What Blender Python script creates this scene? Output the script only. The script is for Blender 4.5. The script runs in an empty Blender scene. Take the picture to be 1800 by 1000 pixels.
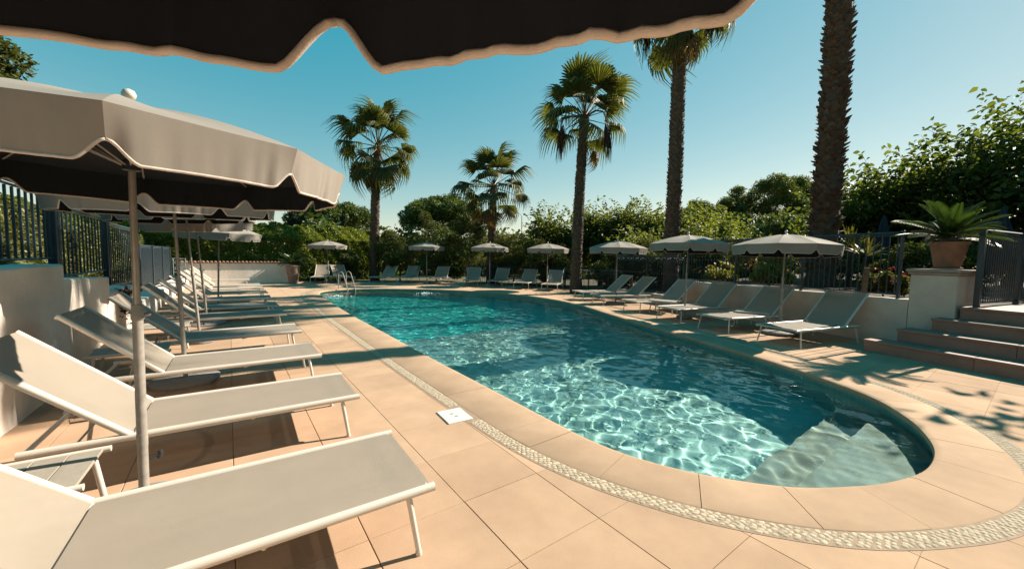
import bpy, bmesh, math, random
import numpy as np
from mathutils import Vector, Matrix
from mathutils.geometry import delaunay_2d_cdt

SC = bpy.context.scene
COL = SC.collection
PI = math.pi
R = math.radians

# ------------------------------------------------------------------ camera, light, exposure
cam = bpy.data.objects.new('camera', bpy.data.cameras.new('camera'))
COL.objects.link(cam)
SC.camera = cam
cam.data.sensor_width = 36.0
cam.data.lens = 686.0 / 1800.0 * 36.0
cam.data.clip_start = 0.05
cam.data.clip_end = 3000.0
_yaw, _pitch, _roll = R(35.909), R(3.87), R(1.0)
_f = Vector((math.sin(_yaw) * math.cos(_pitch), math.cos(_yaw) * math.cos(_pitch), -math.sin(_pitch)))
_r = Vector((math.cos(_yaw), -math.sin(_yaw), 0.0))
_u = _r.cross(_f)
_r2 = _r * math.cos(_roll) + _u * math.sin(_roll)
_u2 = _u * math.cos(_roll) - _r * math.sin(_roll)
cam.matrix_world = Matrix(((_r2.x, _u2.x, -_f.x, 0.0), (_r2.y, _u2.y, -_f.y, 0.0), (_r2.z, _u2.z, -_f.z, 1.62), (0, 0, 0, 1)))

SUN_EL, SUN_AZ = R(35.0), R(-9.0)          # azimuth measured from +X towards +Y
world = bpy.data.worlds.new('World')
SC.world = world
world.use_nodes = True
_n, _l = world.node_tree.nodes, world.node_tree.links
sky = _n.new('ShaderNodeTexSky')
sky.sky_type = 'NISHITA'
sky.sun_disc = False
sky.sun_elevation = SUN_EL
sky.sun_rotation = PI / 2 - SUN_AZ
sky.air_density = 1.0
sky.dust_density = 0.1
sky.ozone_density = 0.5
# colour grade of the whole sky: a scale and an offset per channel, the same in every direction
grade = _n.new('ShaderNodeVectorMath')
grade.operation = 'MULTIPLY_ADD'
grade.inputs[1].default_value = (0.88, 0.52, 0.32)
grade.inputs[2].default_value = (-0.84, 0.90, 1.52)
floor0 = _n.new('ShaderNodeVectorMath')
floor0.operation = 'MAXIMUM'
floor0.inputs[1].default_value = (0.05, 0.05, 0.05)
_l.new(sky.outputs[0], grade.inputs[0])
_l.new(grade.outputs[0], floor0.inputs[0])
_l.new(floor0.outputs[0], _n['Background'].inputs[0])
_n['Background'].inputs[1].default_value = 0.0815

sd = bpy.data.lights.new('sun', 'SUN')
sd.energy = 5.0
sd.angle = R(0.5)
sd.color = (1.0, 0.90, 0.76)
sun = bpy.data.objects.new('sun', sd)
COL.objects.link(sun)
sun.location = (30, -5, 25)
sun.rotation_euler = Vector((-math.cos(SUN_AZ) * math.cos(SUN_EL), -math.sin(SUN_AZ) * math.cos(SUN_EL), -math.sin(SUN_EL))).to_track_quat('-Z', 'Y').to_euler()
sd.cycles.is_caustics_light = True

SC.view_settings.view_transform = 'Standard'
SC.view_settings.look = 'None'
SC.view_settings.exposure = 1.2
SC.view_settings.gamma = 1.0
SC.render.engine = 'CYCLES'
SC.cycles.use_denoising = True
SC.cycles.max_bounces = 8
SC.cycles.transmission_bounces = 1
SC.cycles.caustics_reflective = False
SC.cycles.diffuse_bounces = 3
SC.cycles.transparent_max_bounces = 16
SC.cycles.sample_clamp_indirect = 6.0

# ------------------------------------------------------------------ materials
def mat(name, col, rough=0.6, var=0.12, scale=6.0, bump=0.0, bscale=40.0, metal=0.0, col2=None, spec=0.5, rand=0.0, coords='Object'):
    m = bpy.data.materials.new(name)
    m.use_nodes = True
    n, l = m.node_tree.nodes, m.node_tree.links
    b = n['Principled BSDF']
    b.inputs['Roughness'].default_value = rough
    b.inputs['Metallic'].default_value = metal
    b.inputs['Specular IOR Level'].default_value = spec
    tc = n.new('ShaderNodeTexCoord')
    if coords == 'World':
        g = n.new('ShaderNodeNewGeometry')
        vec = g.outputs['Position']
    else:
        vec = tc.outputs[coords]
    nz = n.new('ShaderNodeTexNoise')
    nz.inputs['Scale'].default_value = scale
    nz.inputs['Detail'].default_value = 5.0
    nz.inputs['Roughness'].default_value = 0.62
    l.new(vec, nz.inputs['Vector'])
    cr = n.new('ShaderNodeValToRGB')
    c2 = col2 if col2 else tuple(c * (1 - var) for c in col)
    c1 = col if col2 else tuple(min(1, c * (1 + var)) for c in col)
    cr.color_ramp.elements[0].position = 0.32
    cr.color_ramp.elements[1].position = 0.68
    cr.color_ramp.elements[0].color = (*c2, 1)
    cr.color_ramp.elements[1].color = (*c1, 1)
    l.new(nz.outputs['Fac'], cr.inputs[0])
    out = cr.outputs[0]
    if rand > 0:
        oi = n.new('ShaderNodeObjectInfo')
        mr = n.new('ShaderNodeMapRange')
        mr.inputs[3].default_value = 1 - rand
        mr.inputs[4].default_value = 1 + rand
        l.new(oi.outputs['Random'], mr.inputs[0])
        mx = n.new('ShaderNodeMix')
        mx.data_type = 'RGBA'
        mx.blend_type = 'MULTIPLY'
        mx.inputs[0].default_value = 1
        l.new(out, mx.inputs[6])
        l.new(mr.outputs[0], mx.inputs[7])
        out = mx.outputs[2]
    l.new(out, b.inputs['Base Color'])
    if bump > 0:
        bn = n.new('ShaderNodeTexNoise')
        bn.inputs['Scale'].default_value = bscale
        bn.inputs['Detail'].default_value = 4
        l.new(vec, bn.inputs['Vector'])
        bp = n.new('ShaderNodeBump')
        bp.inputs['Strength'].default_value = bump
        bp.inputs['Distance'].default_value = 0.02
        l.new(bn.outputs['Fac'], bp.inputs['Height'])
        l.new(bp.outputs[0], b.inputs['Normal'])
    return m

def leaf_mat(name, c1, c2, trans=0.35, rough=0.45, spec=0.4):
    m = bpy.data.materials.new(name)
    m.use_nodes = True
    n, l = m.node_tree.nodes, m.node_tree.links
    b = n['Principled BSDF']
    b.inputs['Roughness'].default_value = rough
    b.inputs['Specular IOR Level'].default_value = spec
    g = n.new('ShaderNodeNewGeometry')
    cr = n.new('ShaderNodeValToRGB')
    cr.color_ramp.elements[0].color = (*c1, 1)
    cr.color_ramp.elements[1].color = (*c2, 1)
    l.new(g.outputs['Random Per Island'], cr.inputs[0])
    l.new(cr.outputs[0], b.inputs['Base Color'])
    t = n.new('ShaderNodeBsdfTranslucent')
    br = n.new('ShaderNodeMix')
    br.data_type = 'RGBA'
    br.blend_type = 'MULTIPLY'
    br.inputs[0].default_value = 1
    br.inputs[7].default_value = (1.7, 1.5, 0.5, 1)
    l.new(cr.outputs[0], br.inputs[6])
    l.new(br.outputs[2], t.inputs[0])
    mx = n.new('ShaderNodeMixShader')
    mx.inputs[0].default_value = trans
    l.new(b.outputs[0], mx.inputs[1])
    l.new(t.outputs[0], mx.inputs[2])
    l.new(mx.outputs[0], n['Material Output'].inputs[0])
    return m

def sling_mat(name, col, see=0.17):
    """woven mesh fabric: tiny holes let a share of the light straight through"""
    m = mat(name, col, 0.75, 0.04, 3.0, 0.25, 900.0, spec=0.25)
    n, l = m.node_tree.nodes, m.node_tree.links
    b = n['Principled BSDF']
    tr = n.new('ShaderNodeBsdfTransparent')
    mx = n.new('ShaderNodeMixShader')
    mx.inputs[0].default_value = see
    tl = n.new('ShaderNodeBsdfTranslucent')
    tl.inputs[0].default_value = (0.9, 0.62, 0.42, 1)
    mt = n.new('ShaderNodeMixShader')
    mt.inputs[0].default_value = 0.05
    l.new(b.outputs[0], mt.inputs[1])
    l.new(tl.outputs[0], mt.inputs[2])
    l.new(mt.outputs[0], mx.inputs[1])
    l.new(tr.outputs[0], mx.inputs[2])
    l.new(mx.outputs[0], n['Material Output'].inputs[0])
    return m

M = {}
M['tile'] = mat('peach stone tile', (0.408, 0.273, 0.181), 0.9, 0.12, 1.7, 0.10, 120.0, rand=0.085, coords='World', spec=0.06)
M['coping'] = mat('coping stone', (0.413, 0.281, 0.187), 0.88, 0.12, 2.0, 0.08, 90.0, rand=0.07, coords='World', spec=0.06)
M['grout'] = mat('grout', (0.217, 0.148, 0.0971), 0.9, 0.25, 9, coords='World')
M['mortar'] = mat('mortar', (0.27, 0.19, 0.125), 0.9, 0.2, 20, 0.3, 150, coords='World')
M['pebble'] = mat('pebble', (0.42, 0.345, 0.25), 0.9, 0.16, 14, 0.0, rand=0.2, spec=0.05)
M['pebbles'] = mat('pebbles', (0.41, 0.335, 0.245), 0.9, 0.22, 30, 0.0, spec=0.05, coords='World')
M['white'] = mat('white powder coat', (0.554, 0.505, 0.44), 0.35, 0.03, 5)
M['sling'] = sling_mat('taupe sling fabric', (0.325, 0.275, 0.22))
M['steel'] = mat('brushed steel', (0.45, 0.42, 0.38), 0.32, 0.15, 20, metal=1.0)
M['galv'] = mat('galvanised pole', (0.287, 0.258, 0.224), 0.62, 0.18, 18, metal=0.15, spec=0.3)
M['bronze'] = mat('aluminium pole', (0.30, 0.265, 0.23), 0.42, 0.1, 20, metal=0.55)
M['black'] = mat('black plastic', (0.02, 0.02, 0.022), 0.4, 0.1, 20)
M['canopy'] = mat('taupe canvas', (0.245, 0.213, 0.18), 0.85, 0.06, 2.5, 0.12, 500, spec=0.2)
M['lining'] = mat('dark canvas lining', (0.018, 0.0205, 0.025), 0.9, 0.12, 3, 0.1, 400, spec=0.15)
M['trim'] = mat('cream bias trim', (0.46, 0.39, 0.335), 0.85, 0.08, 60, 0.2, 300)
M['base'] = mat('cement base', (0.233, 0.222, 0.205), 0.8, 0.12, 15, 0.1, 80)
M['slat'] = mat('weathered slat', (0.288, 0.255, 0.205), 0.7, 0.10, 8, 0.1, 60)
M['plaster'] = mat('white plaster', (0.8, 0.71, 0.62), 0.85, 0.0, 1.3, 0.35, 14, col2=(0.62, 0.53, 0.45), coords='World')
M['plaster_right'] = mat('stained render', (0.554, 0.483, 0.405), 0.85, 0.0, 1.6, 0.3, 14, col2=(0.44, 0.362, 0.298), coords='World')
M['cap'] = mat('stone cap', (0.277, 0.228, 0.187), 0.8, 0.15, 8, 0.15, 50, coords='World')
M['rooftile'] = mat('terracotta roof tile', (0.288, 0.133, 0.0776), 0.8, 0.25, 9, 0.1, 50, rand=0.18)
M['terracotta'] = mat('terracotta', (0.222, 0.0998, 0.0554), 0.8, 0.25, 5, 0.25, 30)
M['terracotta_pale'] = mat('weathered terracotta', (0.255, 0.161, 0.116), 0.85, 0.25, 4, 0.25, 30)
M['step'] = mat('stair stone', (0.25, 0.145, 0.108), 0.75, 0.12, 3, 0.1, 80, coords='World', rand=0.05)
M['iron'] = mat('blue black iron', (0.022, 0.036, 0.045), 0.45, 0.2, 10)
M['iron_pale'] = mat('pale painted iron', (0.342, 0.391, 0.391), 0.5, 0.15, 10)
M['soil'] = mat('soil', (0.0499, 0.036, 0.0222), 0.95, 0.4, 3, 0.3, 20, coords='World')
M['ground'] = mat('dry grass ground', (0.0665, 0.061, 0.0277), 0.95, 0.35, 0.3, 0.3, 5, coords='World')
M['bark'] = mat('palm bark', (0.0637, 0.0416, 0.0277), 0.9, 0.35, 12, 0.5, 30)
M['boot'] = mat('palm leaf base', (0.0943, 0.061, 0.0388), 0.85, 0.4, 9)
M['wood'] = mat('branch wood', (0.0554, 0.0416, 0.0277), 0.9, 0.3, 8, 0.3, 30)
M['palm'] = leaf_mat('palm leaf', (0.04, 0.058, 0.018), (0.105, 0.115, 0.042), 0.42, 0.5, 0.25)
M['palm_dry'] = leaf_mat('dry palm leaf', (0.101, 0.0657, 0.0253), (0.152, 0.106, 0.0404), 0.3, 0.6)
M['petiole'] = mat('palm stalk', (0.0665, 0.0554, 0.0194), 0.5, 0.2, 8)
M['fruit'] = mat('date fruit stalk', (0.0416, 0.0194, 0.0139), 0.8, 0.3, 20)
M['cycad'] = leaf_mat('cycad leaf', (0.0164, 0.0376, 0.00942), (0.0282, 0.0564, 0.0141), 0.32, 0.34, 0.4)
M['mulberry'] = leaf_mat('mulberry leaf', (0.0589, 0.0852, 0.0248), (0.124, 0.153, 0.0464), 0.50, 0.5, 0.25)
M['mulberry_dark'] = leaf_mat('broad dark leaf', (0.0422, 0.0687, 0.0185), (0.0951, 0.125, 0.0343), 0.48, 0.5, 0.25)
M['oleander'] = leaf_mat('oleander leaf', (0.0409, 0.0614, 0.0205), (0.0982, 0.111, 0.0367), 0.38, 0.6, 0.2)
M['hedge'] = leaf_mat('hedge leaf', (0.0779, 0.117, 0.0186), (0.204, 0.233, 0.039), 0.35, 0.5)
M['ivy'] = leaf_mat('climbing hedge leaf', (0.0616, 0.0821, 0.0185), (0.194, 0.185, 0.0616), 0.25, 0.5)
M['pine'] = leaf_mat('pine needles', (0.0529, 0.0825, 0.0177), (0.13, 0.16, 0.0354), 0.25, 0.6)
M['stonepine'] = leaf_mat('stone pine needles', (0.0409, 0.0769, 0.0154), (0.103, 0.143, 0.0309), 0.25, 0.6)
M['cypress'] = leaf_mat('cypress needles', (0.0101, 0.0177, 0.00505), (0.0227, 0.0328, 0.00909), 0.15, 0.7)
M['lantana'] = leaf_mat('lantana leaf', (0.087, 0.116, 0.0145), (0.232, 0.242, 0.0435), 0.42, 0.5)
M['flower_orange'] = leaf_mat('orange petals', (0.278, 0.0808, 0.0101), (0.328, 0.131, 0.0152), 0.3)
M['flower_red'] = leaf_mat('red petals', (0.137, 0.00909, 0.00909), (0.181, 0.0212, 0.0122), 0.3)
M['yucca'] = leaf_mat('yucca blade', (0.0505, 0.0657, 0.0152), (0.152, 0.137, 0.0354), 0.3, 0.4)
M['lid'] = mat('white plastic', (0.568, 0.548, 0.513), 0.45, 0.04, 5)
M['navy'] = mat('navy canvas', (0.009, 0.0168, 0.03), 0.85, 0.2, 4)
M['house'] = mat('pale house wall', (0.305, 0.288, 0.266), 0.9, 0.1, 1)
M['post'] = mat('weathered timber', (0.133, 0.0831, 0.0499), 0.85, 0.3, 9, 0.2, 40)
M['lamp'] = mat('lamp post metal', (0.194, 0.205, 0.205), 0.5, 0.1, 9)
M['steps_pool'] = mat('pale pool mosaic', (0.26, 0.26, 0.225), 0.5, 0.10, 12, coords='World')
M['liner'] = mat('grey green pool mosaic', (0.454, 0.634, 0.592), 0.5, 0.08, 5, coords='World')
M['liner_depth_tint'] = mat('mosaic with water depth tint', (0.0918, 0.804, 0.735), 0.5, 0.08, 5, coords='World')  # absorption of light in deep water, painted into the floor colour
M['liner_wall_shade'] = mat('wall mosaic with painted shade', (0.184, 0.413, 0.413), 0.5, 0.08, 5, coords='World')  # shade on the pool walls, painted in as a darker teal
M['foam'] = mat('water foam', (0.75, 0.80, 0.80), 0.3, 0.05, 20)

def mosaic(m, pitch, depth):
    """square mosaic joints on the pool finish (tesserae are a centimetre or two: fine relief)"""
    n, l = m.node_tree.nodes, m.node_tree.links
    b = n['Principled BSDF']
    g = n.new('ShaderNodeNewGeometry')
    br = n.new('ShaderNodeTexBrick')
    br.offset = 0.0
    br.inputs['Scale'].default_value = 1.0
    br.inputs['Mortar Size'].default_value = 0.006
    br.inputs['Brick Width'].default_value = pitch
    br.inputs['Row Height'].default_value = pitch
    br.inputs['Color1'].default_value = (1, 1, 1, 1)
    br.inputs['Color2'].default_value = (0.88, 0.9, 0.9, 1)
    br.inputs['Mortar'].default_value = (depth, depth, depth, 1)
    l.new(g.outputs['Position'], br.inputs['Vector'])
    src = b.inputs['Base Color'].links[0].from_socket
    mx = n.new('ShaderNodeMix')
    mx.data_type = 'RGBA'
    mx.blend_type = 'MULTIPLY'
    mx.inputs[0].default_value = 1
    l.new(src, mx.inputs[6])
    l.new(br.outputs['Color'], mx.inputs[7])
    l.new(mx.outputs[2], b.inputs['Base Color'])
mosaic(M['steps_pool'], 0.05, 0.88)
mosaic(M['liner'], 0.05, 0.88)
mosaic(M['liner_wall_shade'], 0.05, 0.8)

wm = bpy.data.materials.new('pool water')
wm.use_nodes = True
_n, _l = wm.node_tree.nodes, wm.node_tree.links
_n.clear()
_o = _n.new('ShaderNodeOutputMaterial')
_g = _n.new('ShaderNodeBsdfGlass')
_g.inputs['IOR'].default_value = 1.333
_g.inputs['Roughness'].default_value = 0.0
_g.inputs['Color'].default_value = (0.84, 0.99, 0.965, 1)
_l.new(_g.outputs[0], _o.inputs[0])
M['water'] = wm

# ------------------------------------------------------------------ mesh helpers
class MB:
    def __init__(s):
        s.v = []
        s.f = []
        s.mi = []
        s.cur = 0
    def add(s, vs, fs, mtx=None):
        o = len(s.v)
        if mtx is not None:
            vs = [mtx @ Vector(p) for p in vs]
        s.v.extend([tuple(p) for p in vs])
        s.f.extend([tuple(i + o for i in f) for f in fs])
        s.mi.extend([s.cur] * len(fs))
    def box(s, x0, x1, y0, y1, z0, z1, mtx=None, bev=0.0):
        if bev <= 0:
            v = [(x, y, z) for z in (z0, z1) for y in (y0, y1) for x in (x0, x1)]
            s.add(v, [(0, 2, 3, 1), (4, 5, 7, 6), (0, 1, 5, 4), (2, 6, 7, 3), (0, 4, 6, 2), (1, 3, 7, 5)], mtx)
        else:
            b = bev
            ring = lambda i, z: [(x0 + i, y0 + b + (0 if i == 0 else 0), z), (x0 + b + (0), y0 + i, z), (x1 - b, y0 + i, z), (x1 - i, y0 + b, z), (x1 - i, y1 - b, z), (x1 - b, y1 - i, z), (x0 + b, y1 - i, z), (x0 + i, y1 - b, z)]
            v = ring(b, z0) + ring(0, z0 + b) + ring(0, z1 - b) + ring(b, z1)
            f = [tuple(range(7, -1, -1)), tuple(range(24, 32))]
            for k in range(3):
                for i in range(8):
                    j = (i + 1) % 8
                    f.append((k * 8 + i, k * 8 + j, k * 8 + 8 + j, k * 8 + 8 + i))
            s.add(v, f, mtx)
    def tube(s, pts, r, n=8, cap=True, mtx=None, flat=1.0):
        pts = [Vector(p) for p in pts]
        rs = r if isinstance(r, (list, tuple)) else [r] * len(pts)
        vs, fs = [], []
        prev = None
        for i, p in enumerate(pts):
            t = (pts[min(i + 1, len(pts) - 1)] - pts[max(i - 1, 0)]).normalized()
            if prev is None:
                a = Vector((0, 0, 1)) if abs(t.z) < 0.9 else Vector((1, 0, 0))
                u = t.cross(a).normalized()
            else:
                u = (prev - t * prev.dot(t)).normalized()
            prev = u
            w = t.cross(u)
            for k in range(n):
                an = 2 * PI * k / n
                vs.append(p + u * math.cos(an) * rs[i] + w * math.sin(an) * rs[i] * flat)
        for i in range(len(pts) - 1):
            for k in range(n):
                k2 = (k + 1) % n
                fs.append((i * n + k, i * n + k2, i * n + n + k2, i * n + n + k))
        if cap:
            fs.append(tuple(range(n - 1, -1, -1)))
            fs.append(tuple(range((len(pts) - 1) * n, len(pts) * n)))
        s.add(vs, fs, mtx)
    def lathe(s, prof, n=24, mtx=None, center=(0, 0)):
        vs, fs = [], []
        for (r, z) in prof:
            for k in range(n):
                an = 2 * PI * k / n
                vs.append((center[0] + r * math.cos(an), center[1] + r * math.sin(an), z))
        for i in range(len(prof) - 1):
            for k in range(n):
                k2 = (k + 1) % n
                fs.append((i * n + k, i * n + k2, i * n + n + k2, i * n + n + k))
        fs.append(tuple(range(n - 1, -1, -1)))
        fs.append(tuple(range((len(prof) - 1) * n, len(prof) * n)))
        s.add(vs, fs, mtx)
    def build(s, name, m, parent=None, smooth=False, angle=None):
        me = bpy.data.meshes.new(name)
        me.from_pydata(s.v, [], s.f)
        for mm in (m if isinstance(m, (list, tuple)) else [m]):
            me.materials.append(mm)
        if any(s.mi):
            me.polygons.foreach_set('material_index', s.mi)
        if smooth:
            me.shade_smooth()
            if angle:
                me.set_sharp_from_angle(angle=R(angle))
        me.update()
        return link(name, me, parent)

def link(name, me, parent=None):
    o = bpy.data.objects.new(name, me)
    COL.objects.link(o)
    if parent is not None:
        o.parent = parent
    return o

def np_mesh(name, V, F, m, parent=None, smooth=False):
    V = np.asarray(V, np.float32)
    F = np.asarray(F, np.int32)
    me = bpy.data.meshes.new(name)
    me.vertices.add(len(V))
    me.vertices.foreach_set('co', V.ravel())
    k = F.shape[1]
    me.loops.add(F.size)
    me.loops.foreach_set('vertex_index', F.ravel())
    me.polygons.add(len(F))
    me.polygons.foreach_set('loop_start', np.arange(0, F.size, k, dtype=np.int32))
    me.polygons.foreach_set('loop_total', np.full(len(F), k, np.int32))
    me.materials.append(m)
    me.update(calc_edges=True)
    if smooth:
        me.shade_smooth()
    return link(name, me, parent)

def tag(o, label=None, cat=None, group=None, kind=None):
    if label:
        o['label'] = label
    if cat:
        o['category'] = cat
    if group:
        o['group'] = group
    if kind:
        o['kind'] = kind
    return o

def thing(name, label, cat, loc=(0, 0, 0), rz=0.0, group=None):
    o = bpy.data.objects.new(name, None)
    COL.objects.link(o)
    o.empty_display_size = 0.2
    o.location = loc
    o.rotation_euler = (0, 0, rz)
    return tag(o, label, cat, group)

def structure(o):
    o['kind'] = 'structure'
    return o

def copy_tree(o, parent=None):
    c = o.copy()
    COL.objects.link(c)
    if parent is not None:
        c.parent = parent
    for ch in KIDS(o):
        copy_tree(ch, c)
    return c

_kc = {}
def KIDS(o):
    if o.name not in _kc:
        _kc[o.name] = list(o.children)
    return _kc[o.name]

def copy_thing(o, label, loc, rz, group=None):
    c = copy_tree(o)
    c['label'] = label
    c.location = loc
    c.rotation_euler = (0, 0, rz)
    if group:
        c['group'] = group
    return c

def basis(d, up=Vector((0, 0, 1))):
    d = d.normalized()
    s = d.cross(up)
    if s.length < 1e-4:
        s = Vector((1, 0, 0))
    s.normalize()
    u = s.cross(d)
    return Matrix(((d.x, s.x, u.x, 0), (d.y, s.y, u.y, 0), (d.z, s.z, u.z, 0), (0, 0, 0, 1)))

# ------------------------------------------------------------------ pool outline
CP = [(2.57, 2.6), (2.57, 3.5), (2.57, 4.7), (2.57, 5.9), (2.59, 7.2), (2.61, 8.6), (2.63, 10.6), (2.70, 12.9), (2.82, 15.4), (2.98, 17.7),
      (3.25, 18.9), (3.85, 19.5), (4.7, 19.72), (5.8, 19.5), (7.4, 18.6), (8.9, 17.2), (10.0, 15.3), (10.5, 13.2), (10.42, 11.2), (9.95, 9.4),
      (9.3, 7.9), (8.45, 5.8), (7.75, 3.95), (7.35, 2.95), (6.95, 2.08), (6.42, 1.25), (5.85, 0.80), (5.3, 0.56), (4.88, 0.47), (4.45, 0.47),
      (4.1, 0.55), (3.75, 0.69), (3.28, 0.98), (2.92, 1.40), (2.71, 1.80), (2.61, 2.15)]
def catmull(P, n):
    out = []
    L = len(P)
    for i in range(L):
        p0, p1, p2, p3 = [np.array(P[(i + k) % L]) for k in (-1, 0, 1, 2)]
        for t in np.linspace(0, 1, n, endpoint=False):
            out.append(0.5 * ((2 * p1) + (-p0 + p2) * t + (2 * p0 - 5 * p1 + 4 * p2 - p3) * t * t + (-p0 + 3 * p1 - 3 * p2 + p3) * t ** 3))
    return np.array(out)
_c = catmull(CP, 12)
_seg = np.linalg.norm(np.roll(_c, -1, 0) - _c, axis=1)
_cum = np.concatenate([[0], np.cumsum(_seg)])
PER = _cum[-1]
_cc = np.vstack([_c, _c[:1]])
NP_ = 460
_s = np.linspace(0, PER, NP_, endpoint=False)
POOL = np.stack([np.interp(_s, _cum, _cc[:, 0]), np.interp(_s, _cum, _cc[:, 1])], 1)
_t = np.roll(POOL, -3, 0) - np.roll(POOL, 3, 0)
_t /= np.linalg.norm(_t, axis=1)[:, None]
# the outline runs clockwise (up the left side): outward is to the left of travel
NRM = np.stack([-_t[:, 1], _t[:, 0]], 1)
CW = np.where((POOL[:, 0] < 3.0) & (POOL[:, 1] > 2.4), 0.56, 0.455)
for _ in range(25):
    CW = (np.roll(CW, 1) + CW + np.roll(CW, -1)) / 3
PB = 0.135
def off(d):
    return POOL + NRM * (d if np.isscalar(d) else np.asarray(d)[:, None])

def inside(poly, x, y):
    x = np.atleast_1d(x); y = np.atleast_1d(y)
    c = np.zeros(x.shape, bool)
    j = len(poly) - 1
    for i in range(len(poly)):
        xi, yi = poly[i]; xj, yj = poly[j]
        hit = ((yi > y) != (yj > y))
        with np.errstate(divide='ignore', invalid='ignore'):
            xx = (xj - xi) * (y - yi) / (yj - yi + 1e-12) + xi
        c ^= hit & (x < xx)
        j = i
    return c

def ring_sheet(A, B, zA, zB, name, m, parent=None):
    n = len(A)
    V = np.concatenate([np.c_[A, np.full(n, zA)], np.c_[B, np.full(n, zB)]])
    i = np.arange(n); j = (i + 1) % n
    return np_mesh(name, V, np.stack([i, j, j + n, i + n], 1), m, parent)

# ------------------------------------------------------------------ ground with the pool hole
hole = off(CW + PB * 0.5)[::4]
big = [(-400, -400), (400, -400), (400, 400), (-400, 400)]
pts = [Vector(p) for p in big] + [Vector(p) for p in hole]
edges = [(i, (i + 1) % 4) for i in range(4)] + [(4 + i, 4 + (i + 1) % len(hole)) for i in range(len(hole))]
vv, ee, ff, *_ = delaunay_2d_cdt(pts, edges, [], 0, 1e-5)
keep = [f for f in ff if not inside(hole, *(sum((vv[k] for k in f), Vector((0, 0))) / 3))[0]]
me = bpy.data.meshes.new('ground')
me.from_pydata([(p.x, p.y, -0.035) for p in vv], [], keep)
me.materials.append(M['ground'])
bm = bmesh.new(); bm.from_mesh(me); bmesh.ops.recalc_face_normals(bm, faces=bm.faces)
if sum(f.normal.z for f in bm.faces) < 0:
    bmesh.ops.reverse_faces(bm, faces=bm.faces)
bm.to_mesh(me); bm.free()
structure(link('ground', me))

# ------------------------------------------------------------------ paved deck: grout bed and tiles
DECK = [(-1.72, -4), (14, -4), (14, 1), (11.6, 1.6), (12.0, 4.6), (13.0, 7.4), (13.9, 9.8), (14.3, 11.5), (14.8, 14.5), (14.2, 17.5), (12.8, 20.8), (10.8, 23.0), (8.4, 24.6), (6.0, 25.4), (4.5, 26.0), (-1.72, 26.0)]
pts = [Vector(p) for p in DECK] + [Vector(p) for p in hole]
nd = len(DECK)
edges = [(i, (i + 1) % nd) for i in range(nd)] + [(nd + i, nd + (i + 1) % len(hole)) for i in range(len(hole))]
vv, ee, ff, *_ = delaunay_2d_cdt(pts, edges, [], 0, 1e-5)
keep = []
for f in ff:
    c = sum((vv[k] for k in f), Vector((0, 0))) / 3
    if not inside(hole, c.x, c.y)[0] and inside(DECK, c.x, c.y)[0]:
        a, b, d = (vv[k] for k in f)
        keep.append(f if (b - a).cross(d - a) > 0 else tuple(reversed(f)))
me = bpy.data.meshes.new('deck')
me.from_pydata([(p.x, p.y, -0.006) for p in vv], [], keep)
me.materials.append(M['grout'])
deck = structure(link('deck', me))

cut = off(CW + PB * 0.55)[::2]
def tile_mesh(poly):
    """bevelled slab over a convex polygon, counter-clockwise"""
    n = len(poly)
    c = np.mean(poly, 0)
    inn = [tuple(np.array(p) + (c - np.array(p)) * 0.008) for p in poly]
    v = [(p[0], p[1], -0.03) for p in poly] + [(p[0], p[1], -0.002) for p in poly] + [(p[0], p[1], 0.0) for p in inn]
    f = [tuple(range(2 * n, 3 * n))]
    for i in range(n):
        j = (i + 1) % n
        f += [(i, j, n + j, n + i), (n + i, n + j, 2 * n + j, 2 * n + i)]
    return v, f
T = 0.62
gx, gy = 0.0023, 0.0009
std = MB()
std.add(*tile_mesh([(-T / 2 + gx, -T / 2 + gy), (T / 2 - gx, -T / 2 + gy), (T / 2 - gx, T / 2 - gy), (-T / 2 + gx, T / 2 - gy)]))
std_me = bpy.data.meshes.new('tile')
std_me.from_pydata(std.v, [], std.f)
std_me.materials.append(M['tile'])
CAMX = np.array([0.0, 0.0]); FW = np.array([math.sin(_yaw), math.cos(_yaw)]); RT = np.array([math.cos(_yaw), -math.sin(_yaw)])
cells = []
for i in range(-3, 25):
    for j in range(-7, 43):
        x0, y0 = -0.015 + i * T, 2.19 + (j - 3) * T
        cx, cy = x0 + T / 2, y0 + T / 2
        if x0 + T < -1.75 or not inside(DECK, cx, cy)[0]:
            continue
        cor = np.array([(x0 + gx, y0 + gy), (x0 + T - gx, y0 + gy), (x0 + T - gx, y0 + T - gy), (x0 + gx, y0 + T - gy)])
        ins = inside(cut, cor[:, 0], cor[:, 1])
        dmin = np.min(np.hypot(cut[:, 0] - cx, cut[:, 1] - cy))
        if ins.all() and dmin > T * 0.72:
            continue
        crossing = ins.any() or dmin < T * 0.72
        d = np.array([cx, cy]); dep = d @ FW; lat = d @ RT
        vis = dep > 0.3 and abs(lat) < dep * 1.45 + 0.6
        cells.append((0 if vis else 1, dep if vis else 99, cor, crossing))
cells.sort(key=lambda c: (c[0], c[1]))
rest = MB()
ntile = 0
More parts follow.
